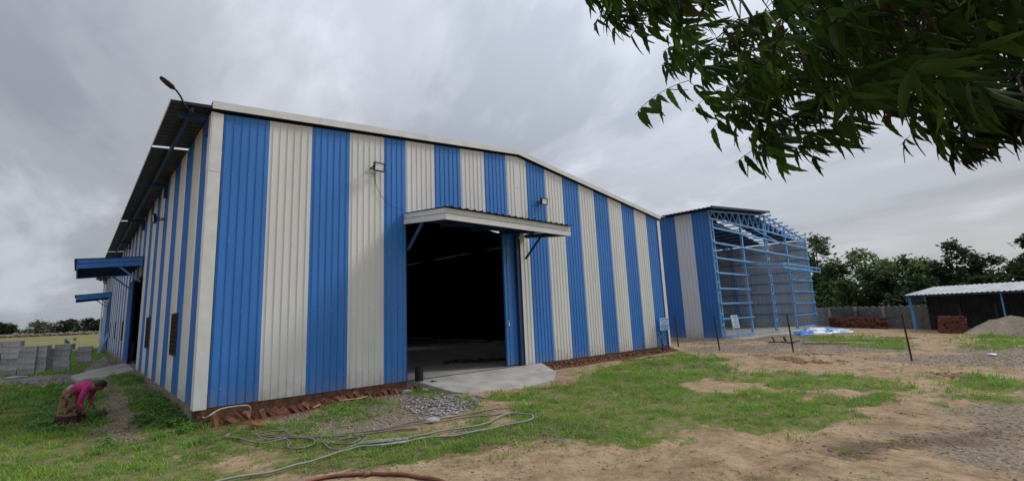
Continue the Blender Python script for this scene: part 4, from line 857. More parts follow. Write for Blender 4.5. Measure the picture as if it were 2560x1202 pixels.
# right arm (towards the camera) hangs forward and down; left arm rests near the knee
aR=limb([(.47,-.17,.77,.05),(.40,-.21,.47,.036),(.53,-.19,.31,.024)],3)
aL=limb([(.46,.17,.76,.05),(.33,.20,.50,.036),(.45,.16,.38,.024)],3)
body=skin('body',J,E_,M_skin,per)
def hand(wr,dirv,side,name='hand'):
    HJ=[]; HE=[]; w=Vector(wr); d=Vector(dirv).normalized(); up=Vector((0,1,0)); sd_=d.cross(up).normalized(); 
    HJ.append((*w,.021)); HJ.append((*(w+d*.05),.026)); HE.append((0,1)); HJ.append((*(w+d*.08),.024)); HE.append((1,2))
    for k,l in enumerate((.055,.066,.062,.048)):
        b=w+d*.085+up*((k-1.5)*.017)*side; i0=len(HJ); HJ.append((*b,.009)); HE.append((2,i0))
        c=b+d*l*.5+sd_*.008; HJ.append((*c,.0085)); HE.append((i0,i0+1)); e=c+d*l*.35+sd_*l*.45; HJ.append((*e,.007)); HE.append((i0+1,i0+2))
    i0=len(HJ); b=w+d*.03+up*-.03*side; HJ.append((*b,.011)); HE.append((1,i0)); c=b+d*.03+up*-.015*side+sd_*.015; HJ.append((*c,.009)); HE.append((i0,i0+1))
    o=skin(name,HJ,HE,M_skin,per,sub=1); return o
hand((.53,-.19,.31),(.55,0,-.8),1); hand((.45,.16,.38),(.4,-.1,-.9),-1)
# head details
hd_c=PP(.755,0,.85); o_=None
for s_ in (-1,1):
    m=MB(); m.blob(PP(.83,s_*.033,.845),(.011,.011,.011),0,seed=1); m.build('eye',M_hair,per,True)
m=MB(); m.blob(PP(.868,0,.815),(.02,.013,.018),.05,seed=2); m.build('nose',M_skin,per,True)
m=MB(); m.blob(PP(.72,0,.885),(.105,.098,.085),.05,seed=4,nu=14,nv=10); m.blob(PP(.63,0,.90),(.05,.05,.045),.06,seed=5,nu=12,nv=8); m.build('hair',M_hair,per,True)
for s_ in (-1,1):
    m=MB(); m.blob(PP(.75,s_*.092,.835),(.018,.012,.025),.05,seed=6); m.build('ear',M_skin,per,True)
# blouse over the back, chest and arms
BJ=[(.05,0,.745,(.125,.115)),(.22,0,.825,(.155,.135)),(.34,0,.845,(.155,.14)),(.46,0,.815,(.14,.125)),(.525,0,.80,(.085,.08))]; BE=[(0,1),(1,2),(2,3),(3,4)]
for s_,el,wr in ((-1,(.40,-.21,.47),(.50,-.195,.34)),(1,(.33,.20,.50),(.42,.17,.41))):
    k=len(BJ); BJ+= [(.47,s_*.155,.775,.072),(el[0]+.03,s_*.20,.60,.058),(*el,.05),(*wr,.036)]; BE+=[(3,k),(k,k+1),(k+1,k+2),(k+2,k+3)]
skin('blouse',BJ,BE,M_pink,per)
# long pleated skirt, dark at the hem
def ring(cs,ch,rs,rw,n=36,pl=0,tilt=0,ph=0):
    o=[]
    for j in range(n):
        t=2*math.pi*j/n; k=1+pl*math.sin(9*t+ph)+pl*.6*math.sin(5*t+1)
        o.append(PP(cs+rs*k*math.cos(t),rw*k*math.sin(t),ch+tilt*math.cos(t)))
    return o
RG=[ring(.10,.80,.10,.13,tilt=-.07),ring(.05,.74,.155,.16,tilt=-.09,pl=.02),ring(.02,.66,.185,.185,tilt=-.08,pl=.03),ring(.03,.52,.215,.205,pl=.05,tilt=-.04),ring(.05,.38,.24,.225,pl=.06),ring(.06,.25,.265,.25,pl=.07),ring(.06,.19,.28,.26,pl=.08)]
m=MB(); m.rings(RG,caps=False); m.build('skirt',M_skirt,per,True)
RG=[ring(.06,.20,.275,.255,pl=.08),ring(.06,.10,.30,.28,pl=.09),ring(.06,.01,.33,.30,pl=.10)]
m=MB(); m.rings(RG,caps=False); m.build('skirt_hem',M_maroon,per,True)
m=MB(); m.rings([ring(.10,.83,.10,.125,tilt=-.075),ring(.085,.785,.125,.145,tilt=-.085),ring(.06,.745,.158,.165,tilt=-.09)][::-1],caps=True); m.build('waistband',mat('pale_waist_cloth',(.28,.24,.22),.8),per,True)

# ------------------------------------------------------------ ground
def graded(lo,a,b,hi,st,gr,mid=None):
    xs=list(np.arange(a,b,st)); s_=st; x=xs[-1]
    while x<hi: s_=min(s_*gr,260) if not(mid and x<mid) else min(s_*gr,.3); x+=s_; xs.append(x)
    s_=st; x=a; L_=[]
    while x>lo: s_*=gr; x-=s_; L_.append(x)
    return np.array(L_[::-1]+xs)
gx=graded(-1500,-6,11,2500,.075,1.05,mid=46); gy=graded(-1500,-11.4,3.5,2500,.075,1.05,mid=24)
X,Y=np.meshgrid(gx,gy); Zt=terrain(X,Y)
Zt=Zt+.55*ss((Y-60)/100)*ss((60-X)/60)
inside=(X>.35)&(X<18.4)&(Y>.4)&(Y<LEN-.3); Zt[inside]-=.5
inside=(X>26.6)&(X<45)&(Y>1)&(Y<BY1-.3); Zt[inside]-=.35
nx,ny=len(gx),len(gy); idx=np.arange(nx*ny).reshape(ny,nx)
Fg=np.stack([idx[:-1,:-1],idx[:-1,1:],idx[1:,1:],idx[1:,:-1]],-1).reshape(-1,4)
V=np.stack([X.ravel(),Y.ravel(),Zt.ravel()],-1)
M_ground=bpy.data.materials.new('yard_ground'); M_ground.use_nodes=True
g_o=npmesh('ground',V,Fg,M_ground,smooth=True); tag(g_o,kind='structure'); g_o['label']='sandy yard ground with patches of grass, gravel and red soil'
xf,yf=X.ravel(),Y.ravel(); Dd=np.hypot(xf-CAM.x,yf-CAM.y); near=(Dd<75)
MK={}
for k_ in ('grass','weed','lawn','path','gravel','rubble','litter','red','grey','shards'):
    a=np.zeros(xf.shape); a[near]=mask(k_,xf[near],yf[near],K=5 if k_!='red' else 5, amp={'red':.012,'path':.03,'grey':.03,'shards':.02,'rubble':.03}.get(k_,.05)); MK[k_]=a
far=(Dd>=60); MK['grass'][far]=np.clip(.62+.35*ss((115-Dd[far])/30)+1.1*fbm(xf[far]*.03,yf[far]*.09,3),0,1)
# soil strip at the wall foot and in the ditch
foot=ss((.15-yf)/.05)*ss((yf+.75)/.3)*ss((xf+.3)/.2)*ss((18.9-xf)/.3)*(1-ss((xf-4.9)/.2)*ss((10-xf)/.2)); MK['red']=np.maximum(MK['red']*.8,foot)
def attr(name,arr,arr2,arr3):
    c=g_o.data.attributes.new(name,'FLOAT_COLOR','POINT'); b=np.ones((len(arr),4),np.float32); b[:,0]=arr;b[:,1]=arr2;b[:,2]=arr3; c.data.foreach_set('color',b.ravel())
attr('mask_a',np.maximum(np.maximum(MK['grass'],MK['weed']),MK['lawn']),np.maximum(MK['gravel'],MK['rubble']),MK['red'])
attr('mask_b',np.maximum(MK['grey'],MK['shards']*.7),MK['litter'],MK['path'])
n=M_ground.node_tree.nodes; l=M_ground.node_tree.links; b=n['Principled BSDF']; b.inputs['Roughness'].default_value=.95; b.inputs['Specular IOR Level'].default_value=.15
tc=n.new('ShaderNodeTexCoord')
def NZ(sc,de=6,ro=.6):
    x=n.new('ShaderNodeTexNoise'); x.inputs['Scale'].default_value=sc; x.inputs['Detail'].default_value=de; x.inputs['Roughness'].default_value=ro; l.new(tc.outputs['Object'],x.inputs['Vector']); return x.outputs[0]
def RP(src,stops):
    r=n.new('ShaderNodeValToRGB'); el=r.color_ramp.elements
    while len(el)<len(stops): el.new(.5)
    for e_,(p_,c_) in zip(el,stops): e_.position=p_; e_.color=(*c_,1) if isinstance(c_,tuple) else (c_,c_,c_,1)
    l.new(src,r.inputs[0]); return r.outputs[0]
def MX(f_,a,b_):
    m=n.new('ShaderNodeMixRGB'); 
    for i,v in enumerate((f_,a,b_)):
        if isinstance(v,tuple): m.inputs[i].default_value=(*v,1)
        elif isinstance(v,(int,float)): m.inputs[i].default_value=v
        else: l.new(v,m.inputs[i])
    return m.outputs[0]
def MT(op,a,b_):
    m=n.new('ShaderNodeMath'); m.operation=op
    for i,v in enumerate((a,b_)):
        if isinstance(v,(int,float)): m.inputs[i].default_value=v
        else: l.new(v,m.inputs[i])
    return m.outputs[0]
N05,N2,N9,N40,N130=NZ(.5),NZ(2.2,8),NZ(9,8),NZ(38,5),NZ(120,4)
sand=RP(N2,[(.30,(.24,.155,.09)),(.5,(.40,.28,.165)),(.72,(.52,.385,.24))])
sand=MX(RP(N9,[(.5,0.),(.66,.55)]),sand,(.20,.13,.075)); sand=MX(RP(N40,[(.56,0.),(.66,.5)]),sand,(.13,.09,.06))
vor=n.new('ShaderNodeTexVoronoi'); vor.inputs['Scale'].default_value=26; l.new(tc.outputs['Object'],vor.inputs['Vector'])
grv=RP(vor.outputs['Color'],[(.1,(.11,.083,.062)),(.5,(.25,.195,.145)),(.9,(.38,.315,.25))]); grv=MX(RP(N9,[(.4,0.),(.7,.45)]),grv,(.26,.19,.13))
grs=RP(N9,[(.3,(.075,.095,.025)),(.5,(.15,.17,.05)),(.72,(.27,.22,.11))])
red=RP(N9,[(.3,(.05,.024,.015)),(.5,(.14,.065,.036)),(.72,(.30,.18,.11))])
gry=RP(N9,[(.3,(.13,.12,.115)),(.7,(.33,.31,.29))])
pth=RP(N9,[(.3,(.13,.095,.065)),(.6,(.27,.20,.145)),(.8,(.36,.28,.21))])
lit=RP(N40,[(.35,(.07,.045,.03)),(.6,(.22,.15,.10))])
def soft(src,lo=.25,hi=.6,w=.5,nz=N9): return RP(MT('ADD',src,MT('MULTIPLY',MT('SUBTRACT',nz,.5),w)),[(lo,0.),(hi,1.)])
def vc(nm):
    a=n.new('ShaderNodeVertexColor'); a.layer_name=nm; s_=n.new('ShaderNodeSeparateColor'); l.new(a.outputs[0],s_.inputs[0]); return s_.outputs
A_=vc('mask_a'); B_=vc('mask_b')
c=MX(soft(A_[1],.15,.95,1.0,N2),sand,grv); c=MX(soft(B_[1],.35,.9,.9,N2),c,lit); c=MX(MT('MULTIPLY',soft(A_[0],.22,.62,.8),.85),c,grs); c=MX(soft(B_[2],.3,.6,.4),c,pth); c=MX(soft(B_[0],.3,.6,.6),c,gry); c=MX(soft(A_[2],.45,.85,1.5,N9),c,red)
c=MX(MT('MULTIPLY',RP(N130,[(.4,0.),(.62,1.)]),.28),c,(.06,.045,.03))
l.new(c,b.inputs['Base Color'])
bp=n.new('ShaderNodeBump'); bp.inputs['Distance'].default_value=.035; h=MT('ADD',MT('MULTIPLY',N9,1.0),MT('ADD',MT('MULTIPLY',N40,.45),MT('MULTIPLY',N130,.22))); l.new(h,bp.inputs['Height']); l.new(bp.outputs[0],b.inputs['Normal'])

# ------------------------------------------------------------ scattering
bxs=[]
def free(x,y):  # not inside the buildings or on the slabs
    f_=~((x>-.14)&(x<18.75)&(y>-.02)&(y<LEN)); f_&=~((x>26.1)&(x<45.6)&(y>.4)); f_&=~((x>4.85)&(x<9.9)&(y>-2.2+(np.abs(x-6.8)-2).clip(0)*.9)&(y<.1)); f_&=~((x>-1.9)&(x<0)&(y>12.1)&(y<16.6))
    return f_
def sample(n_,dmin,dmax,g2,pw=1.0,ang=(-60,60)):
    """points over the yard, as dense per square metre as 1/distance^pw"""
    u=g2.random(n_); e=2-pw
    d=(dmin**e+u*(dmax**e-dmin**e))**(1/e) if abs(e)>1e-3 else dmin*(dmax/dmin)**u
    a=np.radians(g2.uniform(ang[0],ang[1],n_))+yaw
    return CAM.x+d*np.sin(a),CAM.y+d*np.cos(a),d
def scatter(name,mats,keys,n_,dmin,dmax,shape,size,g2,pw=1.2,label=None,thr=.5,extra=None,clump=0,ang=(-60,60),kind='stuff',mats_n=1,rise=0.,gexp=0.):
    """shape: (V (k,3), F (m,q)) unit template list; size(d,g)->scale"""
    x,y,d=sample(n_,dmin,dmax,g2,pw,ang)
    if clump: 
        kx=.75*fbm(x*.8,y*.8,3)+.7*fbm(x*2.6,y*2.6,3)+.35*fbm(x*8,y*8,2); keep=kx>clump*.75*(g2.random(n_)-.62)
        x,y,d=x[keep],y[keep],d[keep]
    m_=np.zeros(len(x))
    for k_,w in keys: 
        m_=np.maximum(m_,w*mask(k_,x,y,K=3,amp={'red':.012,'path':.03,'grey':.03,'shards':.02,'rubble':.03}.get(k_,.05))) if k_!='all' else np.maximum(m_,w)
    if extra is not None: m_=m_*extra(x,y)
    keep=(g2.random(len(x))<m_)&free(x,y); x,y,d=x[keep],y[keep],d[keep]; n_=len(x)
    z=terrain(x,y); s_=size(d,g2); rot=g2.uniform(0,2*np.pi,n_)
    T=len(shape); which=g2.integers(0,T,n_); VV=[];FF=[];off=0
    for t in range(T):
        q=which==t; k_=int(q.sum()); 
        if not k_: continue
        v,f_=shape[t]; c_,s2=np.cos(rot[q]),np.sin(rot[q]); sc=s_[q]
        P=np.empty((k_,len(v),3)); P[:,:,0]=x[q][:,None]+sc[:,None]*(v[None,:,0]*c_[:,None]-v[None,:,1]*s2[:,None]); P[:,:,1]=y[q][:,None]+sc[:,None]*(v[None,:,0]*s2[:,None]+v[None,:,1]*c_[:,None]); P[:,:,2]=z[q][:,None]+rise+sc[:,None]*v[None,:,2]
        VV.append(P.reshape(-1,3)); FF.append((f_[None]+(np.arange(k_)*len(v))[:,None,None]).reshape(-1,f_.shape[1])+off); off+=k_*len(v)
    if not VV: return None
    o=npmesh(name,np.concatenate(VV),np.concatenate(FF),mats); tag(o,label,None,None,kind); return o
def tuft(g2,nb,spread,h,w,lean):
    V=[];F_=[]
    for i in range(nb):
        a=g2.uniform(0,2*np.pi); r_=spread*g2.random(); bx_,by_=r_*np.cos(a),r_*np.sin(a); b2=g2.uniform(0,2*np.pi); dx_,dy_=np.cos(b2),np.sin(b2); hh=h*g2.uniform(.5,1.1); ln=lean*g2.uniform(.3,1.4); wx,wy=-dy_*w/2,dx_*w/2; k=len(V)
        V+=[(bx_-wx,by_-wy,-.1*h),(bx_+wx,by_+wy,-.1*h),(bx_+dx_*ln*.4+wx*.8,by_+dy_*ln*.4+wy*.8,hh*.62),(bx_+dx_*ln*.4-wx*.8,by_+dy_*ln*.4-wy*.8,hh*.62),(bx_+dx_*ln,by_+dy_*ln,hh)]
        F_+=[(k,k+1,k+2,k+3),(k+3,k+2,k+4,k+4)]
    return np.array(V),np.array(F_)
def tuft3(*a):
    v,f_=tuft(*a); T=[]
    for q in f_:
        T.append((q[0],q[1],q[2])); 
        if q[2]!=q[3]: T.append((q[0],q[2],q[3]))
    return v,np.array(T)
g2=np.random.default_rng(21)
def leafmat(name,c1,c2,tr=.3,sc=2.5): return mat(name,c1,.6,col2=c2,vscale=sc,detail=5,trans=tr,spec=.25)
M_grass=leafmat('grass_blades',(.28,.44,.065),(.16,.28,.045),.38,1.1); M_dry=leafmat('dry_grass',(.30,.24,.12),(.16,.13,.06),.2,3); M_weed=leafmat('weed_leaves',(.15,.30,.055),(.065,.15,.03),.3,1.8)
gt=[tuft3(g2,7,1.,1.,.14,.8) for _ in range(8)]
sz=lambda d,g_:(.026+.0027*d)*np.exp(g_.normal(0,.38,len(d)))
scatter('grass',M_grass,[('grass',.95),('weed',.8),('lawn',.8),('litter',.12)],210000,3.2,52,gt,sz,g2,pw=1.35,clump=1.1,label='short green grass over the yard')
scatter('dry_grass',M_dry,[('grass',.35),('litter',.8),('all',.06)],26000,3.2,45,gt,lambda d,g_:(.02+.002*d)*g_.uniform(.5,1.2,len(d)),g2,pw=1.35,clump=1,label='thin dry grass between the green')
# sparse tufts on the bare sand
scatter('grass_tufts',M_grass,[('all',.05)],60000,3.2,35,gt,lambda d,g_:(.02+.0024*d)*g_.uniform(.5,1.3,len(d)),g2,pw=1.35,clump=1.6,label='sparse grass tufts on the bare sand',extra=lambda x,y:ss((fbm(x*.9,y*.9,3)-.12)/.15)*6)
def weedclump(g2,nl):
    V=[];F_=[]
    for i in range(nl):
        a=g2.uniform(0,2*np.pi); r_=g2.uniform(.1,1.); z=g2.uniform(.15,1.)*(1.1-.5*r_); c_=np.array([r_*np.cos(a),r_*np.sin(a),z]); d=np.array([np.cos(a+g2.normal()*.8),np.sin(a+g2.normal()*.8),g2.uniform(-.5,.5)]); d/=np.linalg.norm(d); s_=np.cross(d,[g2.normal()*.3,g2.normal()*.3,1]); s_/=np.linalg.norm(s_); L_=g2.uniform(.22,.42); w=L_*.33; k=len(V)
        up=np.cross(s_,d)*.12*L_
        V+=[tuple(c_-d*L_/2),tuple(c_+s_*w+up),tuple(c_+d*L_/2),tuple(c_-s_*w+up)]; F_+=[(k,k+1,k+2),(k,k+2,k+3)]
    return np.array(V),np.array(F_)
wc=[weedclump(g2,26) for _ in range(6)]
scatter('weeds',M_weed,[('weed',.9),('grass',.10),('lawn',.12)],34000,4,30,wc,lambda d,g_:(.05+.0035*d)*g_.uniform(.5,1.5,len(d)),g2,pw=1.1,clump=.9,label='low broad-leaved weeds among the grass')
# weeds banked along the shaded side wall
scatter('wall_weeds',M_weed,[('weed',.8)],16000,9,24,wc,lambda d,g_:.13*g_.uniform(.5,1.4,len(d)),g2,pw=1,label='leafy weeds on the bank against the side wall',ang=(-45,-15),extra=lambda x,y:((x<-.2)&(x>-2.6)&(y>-.6)&(y<11.6)&(fbm(x*1.5,y*.9,2)>-.2)).astype(float))
def stone(g2,fl=.6):
    base=np.array([(1,0,0),(.3,.95,0),(-.8,.6,0),(-.8,-.6,0),(.3,-.95,0),(0,0,1),(0,0,-.7)],float); v=base*g2.uniform(.6,1.15,(7,1)); v[:,2]*=fl; v=v+g2.normal(size=v.shape)*.08
    f_=[(i,(i+1)%5,5) for i in range(5)]+[((i+1)%5,i,6) for i in range(5)]; return v,np.array(f_)
stn=[stone(g2) for _ in range(9)]
M_st=mat('gravel_stone',(.38,.31,.25),.9,col2=(.10,.08,.065),vscale=22,detail=2); M_st2=mat('rubble_stone',(.36,.28,.23),.9,col2=(.12,.09,.07),vscale=16,detail=2); M_shard=mat('white_shard',(.50,.47,.47),.7,col2=(.11,.075,.06),vscale=9,detail=2); M_clod=mat('red_clod',(.26,.11,.06),.95,col2=(.09,.04,.025),vscale=8)
scatter('gravel',M_st,[('gravel',.9),('all',.012)],90000,4,45,stn,lambda d,g_:(.008+.0011*d)*g_.uniform(.5,1.5,len(d)),g2,pw=1.25,label='grey gravel spread over the yard')
scatter('rubble',M_st2,[('rubble',.95),('path',.35),('litter',.12)],60000,5,22,stn,lambda d,g_:(.012+.0014*d)*g_.uniform(.4,1.6,len(d)),g2,pw=1.1,label='broken stone rubble in front of the brick row',ang=(-50,15))
def shard(g2):
    v,f_=stone(g2,.25); return v,f_
scatter('shards',M_shard,[('shards',.75)],22000,7,14,[shard(g2) for _ in range(6)],lambda d,g_:.034*g_.uniform(.4,1.7,len(d)),g2,pw=1,label='pile of broken white shards on the ground before the ramp',ang=(-25,15),rise=.015)
scatter('soil_clods',M_clod,[('red',.8)],34000,7,34,stn,lambda d,g_:(.014+.0013*d)*g_.uniform(.4,1.7,len(d)),g2,pw=1.1,label='clods of red soil',ang=(-45,45))
gg=np.random.default_rng(8); nq=5200; xq=gg.uniform(0,18.9,nq); yq=-.02-.42*gg.random(nq)**1.3; okq=~((xq>4.8)&(xq<9.8))&~((xq>.3)&(xq<4.6)&(gg.random(nq)<.55)); xq,yq=xq[okq],yq[okq]
VV=[];FF=[];k=0
for x_,y_ in zip(xq,yq):
    v,f_=stn[int(gg.integers(0,9))]; s_=gg.uniform(.015,.05)*(1.4 if x_>9 else .8); lift=(.16*max(0,1-abs(y_)/.42)) if x_>9 or x_<.25 else 0.02
    VV.append(v*s_+np.array([x_,y_,gz(x_,y_)+lift*gg.random()])); FF.append(f_+k); k+=7
o=npmesh('foundation_rubble',np.concatenate(VV),np.concatenate(FF),mat('crushed_brick',(.30,.145,.085),.95,col2=(.11,.055,.032),vscale=11)); tag(o,'red broken brick and soil heaped along the foot of the striped wall',kind='stuff')

# litter: dead leaves and twigs on the bare soil, rubble of the track by the side ramp
def fleck(g2):
    L_=g2.uniform(.6,1.4); w=L_*g2.uniform(.12,.5); return np.array([(-L_,0,.05),(0,-w,.25),(L_,0,.1),(0,w,.3)]),np.array([(0,1,2),(0,2,3)])
M_lit=mat('dead_leaves',(.12,.075,.045),.9,col2=(.035,.022,.016),vscale=9)
scatter('dead_leaves',M_lit,[('all',.10),('litter',.8),('grass',.14)],70000,3.2,34,[fleck(g2) for _ in range(8)],lambda d,g_:(.010+.0011*d)*g_.uniform(.5,1.8,len(d)),g2,pw=1.3,clump=1.0,label='dead leaves and twigs scattered on the soil')
scatter('track_stones',M_st2,[('grey',.8),('path',.5),('all',.006)],40000,4,26,stn,lambda d,g_:(.014+.0018*d)*g_.uniform(.4,1.6,len(d)),g2,pw=1.1,label='loose stones on the track and path',ang=(-52,50))
# ------------------------------------------------------------ trees
M_bark=mat('bark',(.065,.05,.038),.95,var=.4,vscale=14,bump=.01,bscale=30)
def crown(name,parent,blobs,n_,ls,m_,seed,flat=.75):
    g3=np.random.default_rng(seed); w=np.array([b_[3]*b_[4]*b_[5] for b_ in blobs])**.67; w/=w.sum(); VV=[]
    ch=g3.choice(len(blobs),n_,p=w); B=np.array(blobs)[ch]
    d=g3.normal(size=(n_,3)); d/=np.linalg.norm(d,axis=1)[:,None]; rad=g3.random(n_)**.38
    # clumps: keep more leaves where a 3-D noise is high, so gaps and lumps show
    P=B[:,:3]+d*rad[:,None]*B[:,3:6]*(1+.22*g3.normal(size=(n_,1))*(rad[:,None]>.8))
    kk=vn(P[:,0]*.9+P[:,2]*.7,P[:,1]*.9-P[:,2]*.6)+.6*vn(P[:,0]*2.3+P[:,2]*1.9,P[:,1]*2.3); P=P[kk>-.13]
    n_=len(P); a=g3.normal(size=(n_,3)); a[:,2]*=.5; a/=np.linalg.norm(a,axis=1)[:,None]; b_=np.cross(a,g3.normal(size=(n_,3))); b_/=np.linalg.norm(b_,axis=1)[:,None]
    s_=ls*g3.uniform(.5,1.4,(n_,1)); V=np.stack([P-a*s_,P+b_*s_*.42,P+a*s_,P-b_*s_*.42],1).reshape(-1,3)-np.array(wl(parent)); Fc=np.arange(n_*4).reshape(-1,4)
    o=npmesh(name,V,Fc,m_); o.parent=parent; return o
def tree(x,y,zb_,h,rw,label,group,m_,seed,n_=5000,ls=.2,low=.25,nb=14,flat=.7,name='tree',trunk=True,cat='tree'):
    g3=random.Random(seed); t=thing(name,(x,y,zb_),label,cat,group); bl=[]
    for i in range(nb):
        q=i/(nb-1); zc=zb_+h*(low+(.93-low)*q); rr_=rw*math.sin(math.pi*min(.97,(.22+.72*q)))**.8*g3.uniform(.35,.85); a=g3.uniform(0,6.28)
        br=rw*g3.uniform(.26,.46)*(1.15-.45*q); bl.append((x+rr_*math.cos(a),y+rr_*math.sin(a),min(zc,zb_+h-br*flat),br,br,br*flat))
    bl.append((x,y,zb_+h*.55,rw*.5,rw*.5,h*.26))
    crown('crown',t,bl,n_,ls,m_,seed)
    m=MB(); m.tube([(x,y,zb_-.3),(x+.1,y,zb_+h*.25),(x-.1,y+.1,zb_+h*.5),(x,y,zb_+h*.8)],[h*.028,h*.022,h*.016,h*.006],8)
    m.build('trunk',M_bark,t,True)
    m=MB()
    for b_ in bl[::2]: m.tube([(x,y,zb_+h*.22+.3*(b_[2]-zb_-h*.22)),((x+b_[0])/2,(y+b_[1])/2,zb_+(b_[2]-zb_)*.75),(b_[0],b_[1],b_[2])],[h*.012,h*.008,h*.003],5)
    m.build('branch',M_bark,t,True); return t
TL=[leafmat('tree_leaves_mid',(.12,.20,.05),(.045,.085,.022),.3,.35),leafmat('tree_leaves_dark',(.065,.11,.035),(.026,.05,.018),.25,.35),leafmat('tree_leaves_light',(.17,.25,.08),(.07,.125,.04),.3,.35)]
GR='trees behind the boundary wall'
for (x,y,h,rw,lab,mi,sd,n_,low,fl) in (
 (55.6,2.6,10.4,4.0,'tallest dark tree rising just right of the open shed front',1,1,10000,.2,.8),
 (53.0,1.0,6.9,3.0,'rounded bright green bushy tree right beside the open shed',0,2,10000,.08,.9),
 (55.2,-1.5,8.1,2.9,'slender light tree with a see-through crown right of the bushy tree',2,3,4200,.45,.7),
 (51.8,-2.6,5.9,2.7,'low dark green tree in front of the light see-through one',1,4,8500,.05,.9),
 (55.4,-4.7,7.1,3.0,'mid green tree behind the middle of the boundary wall',0,5,8000,.08,.9),
 (54.8,-7.2,7.9,2.8,'dark tree whose narrow top is highest above the lean-to roof',1,6,9000,.08,.8),
 (54.2,-9.0,6.5,2.4,'dark drooping tree right of the highest one, above the lean-to roof',1,7,6500,.1,.85),
 (53.2,-12.6,7.9,2.9,'dark tree at the right edge behind the lean-to roof',1,8,8500,.1,.8),
 (50.0,-5.6,4.6,2.7,'low leafy tree behind the wall, left of the lean-to',1,9,7500,.02,.9),
 (50.2,-9.6,4.5,2.8,'low dark tree showing just above the lean-to roof',1,10,7000,.02,.9),
 (49.8,-.8,4.6,2.3,'low bushy tree behind the wall next to the shed corner',0,12,6500,.02,.9),
 (66,14,9.5,4.2,'far tree seen through the open shed frame',1,13,5000,.2,.7)):
    tree(x,y,-.3,h*.89,rw,lab,GR,TL[mi],sd,n_,.20,low=low,flat=fl,nb=16)
m=MB(); 
t=thing('creeper',WP(2.2,.1,1.2),'green creeper hanging over the top of the boundary wall','creeper'); crown('leaves',t,[WP(1.9+.35*i,.05,1.30-.12*(i%3))+(.3,.3,.16) for i in range(6)],900,.07,TL[0],33)
GL='trees across the field'
M_lf=[leafmat('far_leaves_dark',(.05,.075,.035),(.025,.04,.02),.2,.2),leafmat('far_leaves_grey',(.12,.14,.08),(.06,.075,.04),.2,.2)]
for (x,y,h,rw,lab,k_,s_) in ((-19.5,170,3.9,3.6,'dark rounded tree at the far left edge across the field',0,41),(-15.5,171,3.0,2.6,'second dark tree from the left across the field',0,47),(-9.4,172,4.0,5.6,'broad pale olive tree in the middle of the far tree line',1,42),(-3.6,173,4.2,3.6,'dark domed tree right of the broad pale one',0,43),(1.2,174,4.3,4.0,'dark tree next to the far end of the warehouse side wall',0,44),(6,178,4.6,4.4,'far tree partly hidden behind the end of the warehouse',0,46),(-26,176,3.6,5,'far tree beyond the left edge of the field',0,48)):
    tree(x,y,.2,h,rw,lab,GL,M_lf[k_],s_,2600,.34,low=.22,flat=.6,nb=12)
tag(crown('scrub',None,[(-30+i*2.6,176+((i*7)%5),1.0,2.4,2.4,1.1) for i in range(22)],7000,.34,M_lf[0],55),'distant scrub below the far tree line',kind='stuff')
# low rubble wall across the field
M_rw=mat('field_wall_stone',(.30,.25,.21),.95,col2=(.11,.09,.08),vscale=3,detail=6)
m=MB(); g3=random.Random(3)
for i in range(300):
    x=-34+i*.17; m.blob((x,128+g3.uniform(-.3,.3),.30+g3.uniform(0,.35)),(g3.uniform(.2,.45),.3,g3.uniform(.2,.42)),.25,seed=i,nu=6,nv=4)
m.box(-34,17,127.8,128.2,-.2,.6); o=m.build('field_wall',M_rw); tag(o,'low rough stone wall across the far field before the trees','wall')
# little bush in the field, plants at the warehouse corner
def sapling(x,y,h,nl,label,seed,sp=.2,lsz=.07):
    g3=random.Random(seed); z=gz(x,y); t=thing('sapling',(x,y,z),label,'plant'); m=MB(); L_=MB()
    for q in range(3 if nl>20 else 1):
        a=g3.uniform(0,6.28); hh=h*g3.uniform(.7,1); tip=Vector((x+math.cos(a)*sp,y-.1+math.sin(a)*sp*.4,z+hh)); m.tube([(x,y,z-.05),((x+tip.x)/2+.03,(y+tip.y)/2,z+hh*.55),tip],[.01,.007,.003],5)
        for i in range(nl//(3 if nl>20 else 1)):
            u=g3.uniform(.15,1); c=Vector((x,y,z)).lerp(tip,u); th=g3.uniform(0,6.28); d=Vector((math.cos(th),math.sin(th)*.6,g3.uniform(-.6,.3))).normalized(); s_=d.cross(Vector((0,0,1))).normalized()*lsz*.3; c+=d*g3.uniform(.02,sp*.7); L_.add([c-d*lsz/2,c+s_,c+d*lsz/2,c-s_],[(0,1,2,3)])
    m.build('stem',M_bark,t); L_.build('leaves',M_weed if lsz<.15 else TL[1],t)
sapling(17.55,-.35,1.0,60,'small dark leafy plant growing against the wall below the blue notice board',3,.38,.11)
sapling(15.95,-.30,1.15,16,'thin single stemmed plant against the last but one blue stripe',4,.08,.12)
sapling(17.0,-.38,.5,24,'low plant at the foot of the last white stripe',9,.25,.10)
t=thing('bush',(-2.5,62,-.1),'small round bush standing alone in the far field','bush'); crown('leaves',t,[(-2.5,62,.12,.55,.5,.4)],500,.12,M_lf[0],91); m=MB(); m.tube([(-2.5,62,-.3),(-2.5,62,.3)],[.05,.02]); m.build('stem',M_bark,t)

